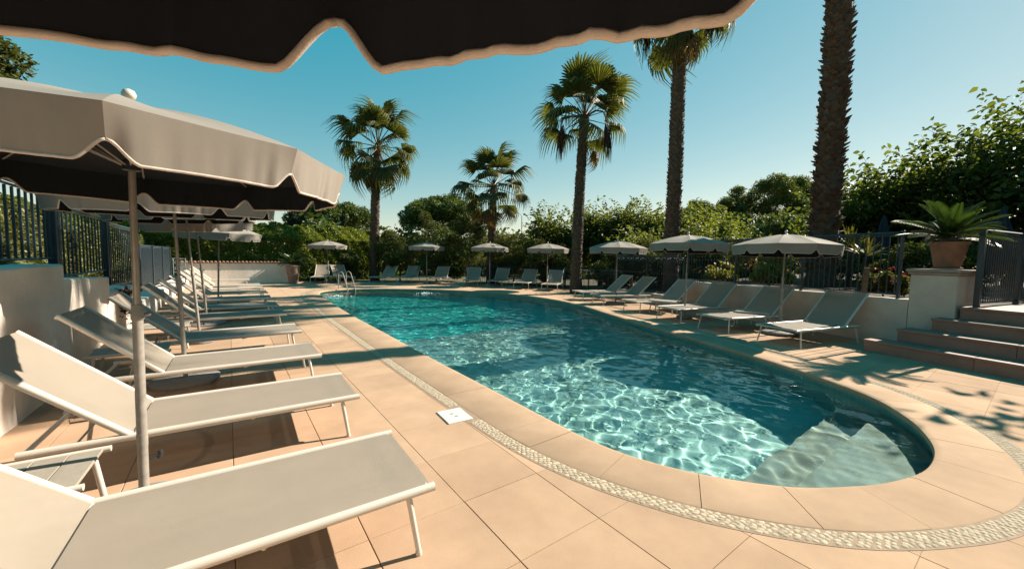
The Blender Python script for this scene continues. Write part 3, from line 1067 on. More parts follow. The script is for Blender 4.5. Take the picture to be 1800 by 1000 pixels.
# ------------------------------------------------------------------ side tables
def make_table():
    root = thing('side_table', '', 'table')
    # top: boards across, white tubes along both long edges
    for k in range(5):
        mb = MB(); x0 = -0.36 + k * 0.143
        mb.box(x0 + 0.002, x0 + 0.141, -0.232, 0.232, 0.372, 0.390, bev=0.003)
        mb.build('slat', M['slat'], root)
    for sy in (-1, 1):
        mb = MB(); mb.tube([(-0.40, 0.250 * sy, 0.378), (0.385, 0.250 * sy, 0.378)], 0.0185, 12); mb.build('side_rail', M['white'], root, smooth=True, angle=50)
        for sx in (-1, 1):
            mb = MB(); mb.tube([(0.30 * sx, 0.247 * sy, 0.37), (0.345 * sx, 0.272 * sy, 0.0)], 0.0165, 10); mb.build('leg', M['white'], root, smooth=True, angle=50)
    return root
GT = 'low side tables between the loungers'
tb = make_table()
tabs = [(-1.03, 3.18, -2.0, 'slatted table between the two nearest loungers, crossed by a thin dark shadow'),
        (-1.02, 6.75, 1, 'slatted table by the left wall behind the third lounger'),
        (-0.95, 8.75, 0, 'slatted table between the fourth and fifth loungers on the left'),
        (10.6, 4.35, 106, 'low table behind the pole of the parasol nearest the stairs'),
        (10.9, 7.0, 106, 'low table behind the pole of the second parasol from the stairs'),
        (4.85, 24.75, 160, 'low dark table between the two far loungers behind the ladder')]
for i, (x, y, rz, lab) in enumerate(tabs):
    if i == 0:
        tb.location = (x, y, 0); tb.rotation_euler = (0, 0, R(rz)); tb['label'] = lab; tb['group'] = GT
    else:
        copy_thing(tb, lab, (x, y, 0), R(rz), GT)

# ------------------------------------------------------------------ parasols
NPAN, RC, ZR, DOME = 10, 1.075, 2.13, 0.27
def canopy_pt(k, v, u, inset=0.0):
    a0, a1 = 2 * PI * k / NPAN, 2 * PI * (k + 1) / NPAN
    c0 = Vector((math.cos(a0), math.sin(a0), 0)); c1 = Vector((math.cos(a1), math.sin(a1), 0))
    r = (RC - inset) * u
    p = (c0 * (1 - v) + c1 * v) * r
    sag = 0.020 * math.sin(PI * v) * math.sin(PI * min(1, u * 0.95))
    p.z = ZR + DOME * (1 - u ** 1.55) - sag - inset
    return p
def valance_pt(k, v, w, inset=0.0, rg=None, wr=None):
    p = canopy_pt(k, v, 1.0, inset)
    e = min(v, 1 - v) / 0.145
    e = min(1, e); s = e * e * (3 - 2 * e)
    drop = 0.124 + 0.084 * s - 0.010 * math.sin(PI * v)
    d = Vector((p.x, p.y, 0)).normalized()
    q = p - Vector((0, 0, drop * w + inset * 0))
    q += d * (0.006 * w * math.sin(PI * v) - 0.036 * w)
    if wr is not None:
        a, b, c, am = wr
        q += d * (am * w * math.sin(PI * v) * (math.sin(a * v + b) + 0.6 * math.sin(2.3 * a * v + c) + 0.4 * math.sin(2.9 * a * v + b * 2)) * (0.35 + 0.65 * (1 - math.sin(PI * v)) + 0.3 * math.sin(7 * v + c)))
    return q
def make_parasol(seed):
    rg = random.Random(seed)
    root = thing('parasol', '', 'parasol')
    mb = MB(); mb.lathe([(0.30, 0.0), (0.345, 0.01), (0.35, 0.05), (0.335, 0.062), (0.05, 0.075), (0.045, 0.0751)], 36)
    mb.build('base', M['base'], root, smooth=True, angle=40)
    mb = MB(); mb.lathe([(0.024, 0.07), (0.024, 0.42), (0.0255, 0.421), (0.0255, 0.50), (0.024, 0.501), (0.024, 1.21), (0.0285, 1.212), (0.0285, 1.27), (0.0255, 1.275), (0.0255, 1.30)], 20)
    mb.build('pole_sleeve', M['galv'], root, smooth=True, angle=40)
    mb = MB(); mb.lathe([(0.0165, 1.0), (0.0165, ZR + DOME)], 18)
    mb.build('pole', M['bronze'], root, smooth=True, angle=40)
    mb = MB(); mb.tube([(0.026, 0, 0.325), (0.075, 0, 0.335)], 0.008, 8); mb.tube([(0.072, -0.004, 0.31), (0.08, 0.0, 0.335), (0.076, 0.004, 0.36)], 0.013, 8)
    kn = mb.build('clamp_knob', M['black'], root, smooth=True, angle=50)
    mb = MB(); mb.tube([(0.026, 0, 1.235), (0.055, 0, 1.24)], 0.012, 8); mb.build('clamp_screw', M['galv'], root, smooth=True, angle=50)
    wr = [(rg.uniform(18, 30), rg.uniform(0, 6), rg.uniform(0, 6), rg.uniform(0.006, 0.013)) for _ in range(NPAN)]
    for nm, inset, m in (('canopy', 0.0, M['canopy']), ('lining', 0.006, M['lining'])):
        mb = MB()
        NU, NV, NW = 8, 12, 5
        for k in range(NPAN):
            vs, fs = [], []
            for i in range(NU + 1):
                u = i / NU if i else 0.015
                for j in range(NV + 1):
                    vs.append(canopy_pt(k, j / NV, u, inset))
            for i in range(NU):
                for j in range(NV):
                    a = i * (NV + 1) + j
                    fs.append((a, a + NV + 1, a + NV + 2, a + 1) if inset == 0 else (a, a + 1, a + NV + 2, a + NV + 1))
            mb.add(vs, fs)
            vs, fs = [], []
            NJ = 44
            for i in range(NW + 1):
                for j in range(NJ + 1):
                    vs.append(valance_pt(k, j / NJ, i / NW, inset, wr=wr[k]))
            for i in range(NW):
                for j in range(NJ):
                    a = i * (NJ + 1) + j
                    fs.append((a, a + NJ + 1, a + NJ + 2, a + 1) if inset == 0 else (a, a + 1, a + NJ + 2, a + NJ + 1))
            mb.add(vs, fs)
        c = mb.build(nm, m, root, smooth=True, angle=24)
        if nm == 'canopy':
            can = c
    mb = MB()
    for k in range(NPAN):
        mb.tube([valance_pt(k, v, 1.0, 0.003, wr=wr[k]) for v in np.linspace(0, 1, 45)], 0.0066, 6, flat=1.0)
    mb.build('trim', M['trim'], can, smooth=True)
    mb = MB(); mb.lathe([(0.020, ZR + DOME - 0.02), (0.034, ZR + DOME + 0.004), (0.030, ZR + DOME + 0.012), (0.014, ZR + DOME + 0.02), (0.014, ZR + DOME + 0.035), (0.028, ZR + DOME + 0.045), (0.032, ZR + DOME + 0.065), (0.024, ZR + DOME + 0.085), (0.006, ZR + DOME + 0.095)], 16)
    mb.build('finial', M['white'], root, smooth=True, angle=50)
    mb = MB(); mb.lathe([(0.024, ZR - 0.10), (0.04, ZR - 0.095), (0.04, ZR - 0.04), (0.024, ZR - 0.03)], 16)
    mb.build('hub', M['black'], root, smooth=True, angle=50)
    for k in range(NPAN):
        mb = MB()
        mb.tube([canopy_pt(k, 0, u, 0.014) for u in (0.03, 0.25, 0.5, 0.75, 0.985)], 0.0055, 6)
        e = canopy_pt(k, 0, 0.5, 0.016); a = 2 * PI * k / NPAN
        mb.tube([(0.038 * math.cos(a), 0.038 * math.sin(a), ZR - 0.07), e], 0.0045, 5)
        mb.build('rib', M['galv'], root, smooth=True, angle=50)
    return root
pro = [make_parasol(11), make_parasol(23)]
GP = 'taupe parasols round the pool'
# (x, y, rotation of a corner, height change, tilt x, tilt y, label)
pars = [
    (-0.474, -0.008, 51, -0.066, 1.3, -3.0, 'overhead parasol whose dark scalloped edge hangs across the top of the view'),
    (-0.47, 3.24, 22.6, 0.058, 1.4, 0.0, 'large taupe parasol nearest on the left, between the two front loungers'),
    (-0.48, 6.263, 7.9, 0.134, 2.4, -1.4, 'second parasol of the left row, pole rising behind the third lounger'),
    (-0.464, 8.955, 2.5, 0.231, 1.1, -3.4, 'third parasol of the left row, its pole leaning beyond the second pole'),
    (-0.44, 11.15, 2.0, 0.19, 4.5, -3.5, 'fourth parasol of the left row, half hidden under the others'),
    (-0.31, 14.46, -4.4, 0.089, 2.2, 2.2, 'last parasol of the left row, lowest blue grey valance beneath the others'),
    (10.12, 3.55, 13, -0.14, 0.0, 2.0, 'cream topped parasol nearest the stone stairs'),
    (10.46, 6.05, 33, -0.05, 0.3, 1.4, 'cream topped parasol second from the stairs, palm trunk behind it'),
    (11.55, 9.40, 8, -0.09, 0.0, 0.6, 'blue shaded parasol with one sunlit patch, third from the stairs'),
    (13.10, 15.05, 25, -0.02, 0.0, 0.0, 'grey topped parasol left of the third palm trunk'),
    (11.90, 18.60, 2, 0.03, 0.0, 0.0, 'small far parasol in front of the short palm'),
    (9.59, 22.0, 17, 0.06, 0.0, 0.0, 'far grey parasol with one lit panel in front of the oleander bushes'),
    (4.70, 25.0, 30, 0.03, 0.0, 0.0, 'shaded blue grey parasol at the far left end in front of the clipped hedge')]
for i, (x, y, rz, dz, tx, ty, lab) in enumerate(pars):
    src = pro[i % 2]
    if i < 2:
        o = src; o['label'] = lab; o['group'] = GP
    else:
        o = copy_thing(src, lab, (0, 0, 0), 0, GP); o.scale = (1, 1, 1)
    o.location = (x, y, 0); o.rotation_euler = (R(tx), R(ty), R(rz))
    if i == 1:
        o.scale = (1.07, 1.07, 1.0)
        for ch in KIDS(o):
            if ch.name.startswith('base'):
                ch.scale = (0.62, 0.62, 1.0)
    if True:
        for ch in KIDS(o):
            if ch.name.split('.')[0] in ('canopy', 'lining', 'finial', 'hub', 'rib', 'pole'):
                ch.location.z = dz

# ------------------------------------------------------------------ pool ladder
lad = thing('pool_ladder', 'steel pool ladder with two curved handrails at the far edge', 'ladder', (4.62, 19.66, 0), R(34))
for sx in (-1, 1):
    mb = MB()
    x = 0.25 * sx
    pts = [(x, 0.42, 0.0), (x, 0.42, 0.62)]
    for t in np.linspace(0, PI * 0.86, 8):
        pts.append((x, 0.27 + 0.15 * math.cos(t), 0.66 + 0.17 * math.sin(t)))
    pts += [(x, -0.12, 0.05), (x, -0.14, -0.25), (x, -0.14, -1.2)]
    mb.tube(pts, 0.021, 10); mb.build('handrail', M['galv'], lad, smooth=True, angle=50)
for k in range(3):
    mb = MB(); mb.box(-0.24, 0.24, -0.19, -0.11, -0.32 - 0.27 * k, -0.29 - 0.27 * k, bev=0.006); mb.build('tread', M['white'], lad)

# bubbling return jets on the far water
for (x, y, s, lab) in ((3.55, 17.2, 1.0, 'small patch of white bubbling water near the far left pool corner'), (7.25, 16.9, 1.35, 'larger white bubbling patch of water by the far pool edge')):
    rg = random.Random(int(x * 10)); mb = MB()
    for k in range(90):
        a, r_ = rg.uniform(0, 2 * PI), abs(rg.gauss(0, 0.20)) * s
        px, py = r_ * 1.7 * math.cos(a), r_ * math.sin(a)
        q = rg.uniform(0.012, 0.035) * (1.25 - min(1, r_ * 1.8))
        v = [(0, 0, 1)] + [(math.cos(t) * .9, math.sin(t) * .9, 0.3) for t in np.linspace(0, 2 * PI, 6)[:-1]] + [(0, 0, -0.6)]
        f = [(0, 1 + k2, 1 + (k2 + 1) % 5) for k2 in range(5)] + [(6, 1 + (k2 + 1) % 5, 1 + k2) for k2 in range(5)]
        mb.add(v, f, Matrix.Translation((px, py, rg.uniform(0, 0.07) * math.exp(-r_ * 5))) @ Matrix.Scale(q, 4))
    o = mb.build('bubbling_water', M['foam'], None, smooth=True)
    o.location = (x, y, WZ + 0.01)
    tag(o, lab, 'water jet')

# ------------------------------------------------------------------ iron fences
def bar_mesh(h, w=0.014, knuckle=True):
    mb = MB(); b = w / 2
    mb.box(-b, b, -b, b, 0, h)
    if knuckle:
        mb.lathe([(0.004, h * 0.55 - 0.022), (0.016, h * 0.55), (0.004, h * 0.55 + 0.022)], 6)
    me = bpy.data.meshes.new('bar'); me.from_pydata(mb.v, [], mb.f); return me
def fence(label, line, zf, h, spacing, m, post_every=1.9, scroll=False, group=None, name='iron_fence', bw=0.014, post=0.05, knuckle=True, end_posts=True):
    root = thing(name, label, 'fence', (line[0][0], line[0][1], 0), 0, group)
    o0 = Vector((line[0][0], line[0][1], 0))
    P = [Vector(p) for p in line]
    bars_me = bar_mesh(h - 0.14, bw, knuckle); bars_me.materials.append(m)
    acc = 0.0; last_post = -99; nb = 0
    total = sum((b - a).length for a, b in zip(P[:-1], P[1:]))
    run = 0.0
    for a, b in zip(P[:-1], P[1:]):
        L = (b - a).length; d = (b - a) / L
        ang = math.atan2(d.y, d.x)
        k = int(L / spacing)
        for i in range(k):
            t = (i + 0.5) / k
            p = a + (b - a) * t - o0.xy
            bo = link('bar', bars_me, root); bo.location = (p.x, p.y, zf(run + L * t) + 0.07); bo.rotation_euler = (0, 0, ang); nb += 1
        run += L
    runs = [0.0]
    for a, b in zip(P[:-1], P[1:]):
        runs.append(runs[-1] + (b - a).length)
    for zz, hh in ((0.07, 0.017), (h - 0.05, 0.017), (h, 0.024)) if not scroll else ((0.07, 0.017), (h - 0.16, 0.015), (h, 0.024)):
        rl = MB()
        rl.tube([(p.x - o0.x, p.y - o0.y, zf(r_) + zz) for p, r_ in zip(P, runs)], hh, 4)
        rl.build('rail', m, root)
    pm_ = MB(); pm_.box(-post / 2, post / 2, -post / 2, post / 2, -0.1, h + 0.04, bev=0.004)
    pme = bpy.data.meshes.new('post'); pme.from_pydata(pm_.v, [], pm_.f); pme.materials.append(m)
    np_ = max(1, round(total / post_every))
    for i in range(np_ + 1):
        s = total * i / np_; r0 = 0.0
        for a, b in zip(P[:-1], P[1:]):
            L = (b - a).length
            if s <= r0 + L + 1e-6:
                p = a + (b - a) * ((s - r0) / L) - o0.xy
                po = link('post', pme, root); po.location = (p.x, p.y, zf(s)); po.rotation_euler = (0, 0, math.atan2((b - a).y, (b - a).x)); break
            r0 += L
    if scroll:
        mb = MB(); run = 0
        for a, b in zip(P[:-1], P[1:]):
            L = (b - a).length; d = (b - a) / L; k = int(L / 0.3)
            for i in range(k):
                c = a + (b - a) * ((i + 0.5) / k) - o0.xy
                z = zf(run + L * (i + .5) / k) + h - 0.085
                for sg in (-1, 1):
                    pts = []
                    for t in np.linspace(0, 2.4 * PI, 12):
                        r = 0.055 * (1 - t / (3.2 * PI)); off_ = 0.06
                        pts.append((c.x + d.x * sg * (off_ - r * math.cos(t)), c.y + d.y * sg * (off_ - r * math.cos(t)), z + r * math.sin(t)))
                    mb.tube(pts, 0.006, 5)
            run += L
        mb.build('scrollwork', m, root, smooth=True)
    return root

# right bank, standing on the wall and continuing along the terrace edge
FR = 'dark iron fences round the pool terrace'
fence('dark iron fence on the tall right retaining wall, its bars before the lantana flowers', [(10.97, 1.80), (11.17, 2.44), (11.84, 4.53), (12.74, 7.34)], lambda s: 0.945, 1.32, 0.115, M['iron'], 2.1, group=FR)
fence('dark iron fence with scroll frieze over the low kerb wall, behind the blue topped parasol', [(12.78, 7.48), (13.42, 9.55), (13.85, 11.3)], lambda s: 0.37, 1.40, 0.115, M['iron'], 2.0, scroll=True, group=FR)
fence('lower dark iron fence with scroll frieze beside the orange flowers and third palm', [(13.9, 11.4), (14.6, 14.0), (14.9, 15.6)], lambda s: 0.0, 1.12, 0.115, M['iron'], 2.1, scroll=True, group=FR)
fence('distant iron fence half swallowed by the oleanders behind the far loungers', [(14.9, 15.7), (14.3, 18.2), (13.4, 20.6), (12.4, 22.2)], lambda s: 0.0, 1.10, 0.12, M['iron'], 2.1, group=FR)
fence('dark iron gate fence with a pale top rail at the head of the stone stairs', [(10.90, 0.76), (13.1, 0.32), (16.5, -0.35)], lambda s: 0.885, 1.38, 0.105, M['iron'], 2.2, group=FR, post=0.075, knuckle=False)
# left bank behind the stepped wall
FL = 'blue black iron fences stepping along the left bank'
fence('tall blue black iron fence panel over the highest step of the white wall', [(-2.12, 5.2), (-2.12, 8.72)], lambda s: 1.43, 1.02, 0.195, M['iron'], 3.5, group=FL, bw=0.024, post=0.10, knuckle=False)
fence('second blue black iron fence panel, one step lower above the white wall', [(-2.12, 8.86), (-2.12, 11.75)], lambda s: 1.15, 1.16, 0.20, M['iron'], 2.9, group=FL, bw=0.022, post=0.09, knuckle=False)
fence('third blue black iron fence panel, narrow bars before the shaded climbing hedge', [(-2.12, 11.9), (-2.12, 15.2)], lambda s: 0.80, 1.42, 0.20, M['iron'], 3.3, group=FL, bw=0.022, post=0.09, knuckle=False)
fence('last low blue black iron fence panel before the pale scroll gate', [(-2.12, 15.4), (-2.12, 22.6)], lambda s: 0.44, 1.36, 0.06, M['iron'], 2.4, group=FL, bw=0.03, post=0.09, knuckle=False)
g_ = thing('scroll_gate', 'pale painted iron gate with scrollwork at the end of the left fence', 'gate', (-2.05, 22.95, 0.0), 0)
mb = MB()
for x in (0.0, 0.42):
    mb.box(x, x + 0.03, 0, 0.03, 0.0, 1.36)
for z in (0.1, 0.72, 1.33):
    mb.box(0.03, 0.42, 0.004, 0.026, z, z + 0.025)
mb.build('gate_frame', M['iron_pale'], g_)
mb = MB()
for zc in (0.9, 1.16):
    for sg in (-1, 1):
        mb.tube([(0.225 + sg * (0.1 - 0.09 * (1 - t / (3.2 * PI)) * math.cos(t)), 0.015, zc + 0.1 * (1 - t / (3.2 * PI)) * math.sin(t)) for t in np.linspace(0, 2.4 * PI, 14)], 0.011, 5)
for x in (0.12, 0.21, 0.30):
    mb.box(x, x + 0.014, 0.008, 0.022, 0.125, 0.72)
mb.build('scrollwork', M['iron_pale'], g_)

# short timber post on the right wall
tp = MB(); tp.box(-0.045, 0.045, -0.045, 0.045, 0.0, 0.60, bev=0.01)
o = tp.build('timber_post', M['post']); o.location = (11.12, 2.36, 0.945); o.rotation_euler = (R(2), R(-2), R(20)); tag(o, 'short brown timber post standing on the right wall before the fence', 'post')
o = tp.build('timber_post', M['post']); o.location = (13.35, 10.1, 0.36); o.rotation_euler = (R(1), R(2), R(35)); tag(o, 'short brown timber post by the low kerb wall between two lounger backs', 'post')

# ------------------------------------------------------------------ foliage helpers
def leaf_quads(C, size, rg, flat=0.5, asp=0.5, droop=None, shape=4):
    """leaf sized faces at the points C, orientations random but tending to face the sky by `flat`"""
    n = len(C)
    nrm = rg.normal(size=(n, 3)); nrm[:, 2] = np.abs(nrm[:, 2]) + flat * 1.5
    nrm /= np.linalg.norm(nrm, axis=1)[:, None]
    a = rg.normal(size=(n, 3)) if droop is None else droop + 0.35 * rg.normal(size=(n, 3))
    a -= nrm * np.sum(a * nrm, 1)[:, None]
    a /= np.linalg.norm(a, axis=1)[:, None] + 1e-9
    b = np.cross(nrm, a)
    s = (size * (0.65 + 0.7 * rg.random(n)))[:, None]
    if shape == 4:
        V = np.stack([C - a * s, C + b * s * asp, C + a * s, C - b * s * asp], 1).reshape(-1, 3)
        F = np.arange(4 * n).reshape(n, 4)
        return V, F
    # six-point leaf folded along the midrib, as two quads
    fold = nrm * s * 0.18
    tip = C + a * s * 2 - nrm * s * 0.35
    V = np.stack([C, C + a * s * 0.7 + b * s * asp + fold, C + a * s * 1.5 + b * s * asp * 0.6 + fold * 0.5, tip, C + a * s * 1.5 - b * s * asp * 0.6 + fold * 0.5, C + a * s * 0.7 - b * s * asp + fold], 1).reshape(-1, 3)
    i = np.arange(n)[:, None] * 6
    F = np.concatenate([i + np.array([[0, 1, 2, 3]]), i + np.array([[0, 3, 4, 5]])], 1).reshape(-1, 4)
    return V, F

def blob_points(lumps, n, rg, shell=0.55):
    L = np.array(lumps, float)
    w = (L[:, 3] * L[:, 4] * L[:, 5]) ** (2 / 3.); w /= w.sum()
    k = rg.choice(len(L), n, p=w)
    d = rg.normal(size=(n, 3)); d /= np.linalg.norm(d, axis=1)[:, None]
    r = (shell + (1 - shell) * rg.random(n) ** 0.6) * (1 + 0.10 * rg.normal(size=n))
    return L[k, :3] + d * L[k, 3:] * r[:, None]

def sub_lumps(c, rad, n, size, rg, low=-0.5):
    """bumps spread over an ellipsoid so a crown gets an uneven outline"""
    out = [(*c, rad[0] * 0.72, rad[1] * 0.72, rad[2] * 0.72)]
    for _ in range(n):
        d = rg.normal(size=3); d /= np.linalg.norm(d)
        if d[2] < low:
            d[2] = -d[2]
        q = np.array(c) + d * np.array(rad) * rg.uniform(0.72, 0.98)
        s = size * rg.uniform(0.6, 1.3)
        out.append((*q, s, s, s * 0.85))
    return out

def limbs(root, base, top_pts, r0, m, seed=0, name='trunk'):
    rg = random.Random(seed); mb = MB()
    base = Vector(base)
    mid = base + (sum((Vector(p) for p in top_pts), Vector()) / len(top_pts) - base) * 0.42
    mb.tube([base, base.lerp(mid, 0.5) + Vector((rg.uniform(-.06, .06), rg.uniform(-.06, .06), 0)), mid], [r0, r0 * 0.82, r0 * 0.62], 9)
    for p in top_pts:
        p = Vector(p)
        j = mid.lerp(p, 0.5) + Vector((rg.uniform(-.15, .15), rg.uniform(-.15, .15), rg.uniform(0, .2)))
        mb.tube([mid, j, p], [r0 * 0.5, r0 * 0.32, r0 * 0.12], 6)
    return mb.build(name, m, root, smooth=True)

def tree(name, label, cat, base, lumps, nleaf, size, lm, seed, group=None, flat=0.4, asp=0.45, trunk_r=0.15, shell=0.5, shape=4):
    rg = np.random.default_rng(seed)
    root = thing(name, label, cat, base, 0, group)
    b = np.array(base)
    L = [(x - b[0], y - b[1], z - b[2], rx, ry, rz) for x, y, z, rx, ry, rz in lumps]
    P = blob_points(L, nleaf, rg, shell)
    P = P[P[:, 2] > 0.03]
    V, F = leaf_quads(P, size, rg, flat, asp, shape=shape)
    np_mesh('crown' if cat != 'shrub' else 'foliage', V, F, lm, root)
    tops = [L[i][:3] for i in rg.choice(len(L), min(len(L), 6), replace=False)]
    limbs(root, (0, 0, -0.1), tops, trunk_r, M['wood'], seed)
    return root

def shoot_tree(name, label, base, core, nshoot, L, lm, seed, leaf=0.075, group=None, trunk_r=0.16, up=0.9, fill=2500, spacing=0.075):
    """pollarded broadleaf tree: long leafy shoots standing out of a dense core"""
    rg = np.random.default_rng(seed)
    root = thing(name, label, 'tree', base, 0, group)
    b = np.array(base)
    pts, dr = [], []
    tw = MB()
    for s in range(nshoot):
        c = core[rg.integers(len(core))]
        d = rg.normal(size=3); d[2] = abs(d[2]) * 0.8 + 0.1; d /= np.linalg.norm(d)
        st = np.array(c[:3]) - b + d * np.array(c[3:]) * rg.uniform(0.55, 0.95)
        v = d * 0.75 + np.array([0, 0, up]) + rg.normal(size=3) * 0.18; v /= np.linalg.norm(v)
        ln = L * rg.uniform(0.5, 1.15)
        n = int(ln / spacing)
        path = []
        for k in range(n):
            t = k / n
            p = st + v * ln * t + np.array([d[0], d[1], -0.25]) * (0.22 * ln * t * t)
            path.append(p)
            side = np.cross(v, [0, 0, 1.0]); side /= np.linalg.norm(side) + 1e-6
            an = k * 2.4
            o = side * math.cos(an) + np.cross(side, v) * math.sin(an)
            pts.append(p + o * 0.02); dr.append(o + v * 0.35 - np.array([0, 0, 0.35]))
        if s % 3 == 0 and n > 3:
            tw.tube([path[0], path[n // 2], path[-1]], [0.012, 0.008, 0.003], 4, cap=False)
    P = np.array(pts); D = np.array(dr)
    V1, F1 = leaf_quads(P, leaf, rg, 0.3, 0.62, droop=D, shape=6)
    Lm = [(c[0] - b[0], c[1] - b[1], c[2] - b[2], *c[3:]) for c in core]
    Q = blob_points(Lm, fill, rg, 0.45)
    V2, F2 = leaf_quads(Q, leaf * 1.05, rg, 0.3, 0.62, droop=np.tile([0, 0, -0.6], (fill, 1)) + rg.normal(size=(fill, 3)) * 0.6, shape=6)
    np_mesh('crown', np.concatenate([V1, V2]), np.concatenate([F1, F2 + len(V1)]), lm, root)
    tw.build('twig', M['wood'], root)['kind'] = 'stuff'
    limbs(root, (0, 0, -0.1), [Lm[i][:3] for i in rg.choice(len(Lm), min(len(Lm), 6), replace=False)], trunk_r, M['wood'], seed)
    return root

# ------------------------------------------------------------------ fan palms
def fan_frond(seed, pet=1.12, blade=1.02, nseg=26, spread=R(205), droop=0.35):
    rg = random.Random(seed)
    mb = MB()
    mb.cur = 0
    def axis(t):
        return Vector((pet * t, 0, -0.10 * t * t))
    mb.tube([axis(t) for t in (0, 0.35, 0.7, 1.0)], [0.030, 0.020, 0.015, 0.012], 5)
    tip = axis(1.0)
    mb.cur = 1
    for k in range(nseg):
        a = -spread / 2 + spread * k / (nseg - 1) + rg.uniform(-.02, .02)
        ln = blade * (0.72 + 0.28 * math.cos(a * 0.75)) * rg.uniform(0.9, 1.05)
        d = Vector((math.cos(a), math.sin(a), 0)); s = Vector((-math.sin(a), math.cos(a), 0))
        st = 5
        w0 = ln * (spread / nseg) * 0.62
        vs = []
        dr = droop * rg.uniform(0.7, 1.4)
        cup = 0.20 * math.cos(a)
        for i in range(st + 1):
            t = i / st
            w = w0 * (0.10 + 1.0 * min(1, t / 0.45)) if t < 0.5 else w0 * 1.1 * max(0.05, (1 - (t - 0.5) / 0.5)) ** 0.8
            bend = max(0, t - 0.55) / 0.45
            p = tip + d * (ln * (t - 0.22 * bend * bend)) + Vector((0, 0, -cup * ln * t * t * 0.5 - dr * ln * bend * bend * 0.75 + 0.06 * math.sin(a * 2) * t))
            vs += [p + s * w * 0.5 - Vector((0, 0, 0.35 * w)), p + Vector((0, 0, 0.10 * w)), p - s * w * 0.5 - Vector((0, 0, 0.35 * w))]
        fs = []
        for i in range(st):
            fs += [(i * 3, i * 3 + 1, i * 3 + 4, i * 3 + 3), (i * 3 + 1, i * 3 + 2, i * 3 + 5, i * 3 + 4)]
        mb.add(vs, fs)
    return mb
def frond_me(seed, mats, **kw):
    mb = fan_frond(seed, **kw)
    me = bpy.data.meshes.new('frond'); me.from_pydata(mb.v, [], mb.f)
    for m in mats:
        me.materials.append(m)
    me.polygons.foreach_set('material_index', mb.mi)
    me.update()
    return me
FR_G = [frond_me(s, (M['petiole'], M['palm']), droop=dp, spread=R(sp)) for s, dp, sp in ((1, 0.45, 195), (2, 0.75, 205), (3, 0.55, 175), (4, 0.95, 200))]
FR_D = [frond_me(s, (M['petiole'], M['palm_dry']), droop=0.6, spread=R(130)) for s in (11, 12)]

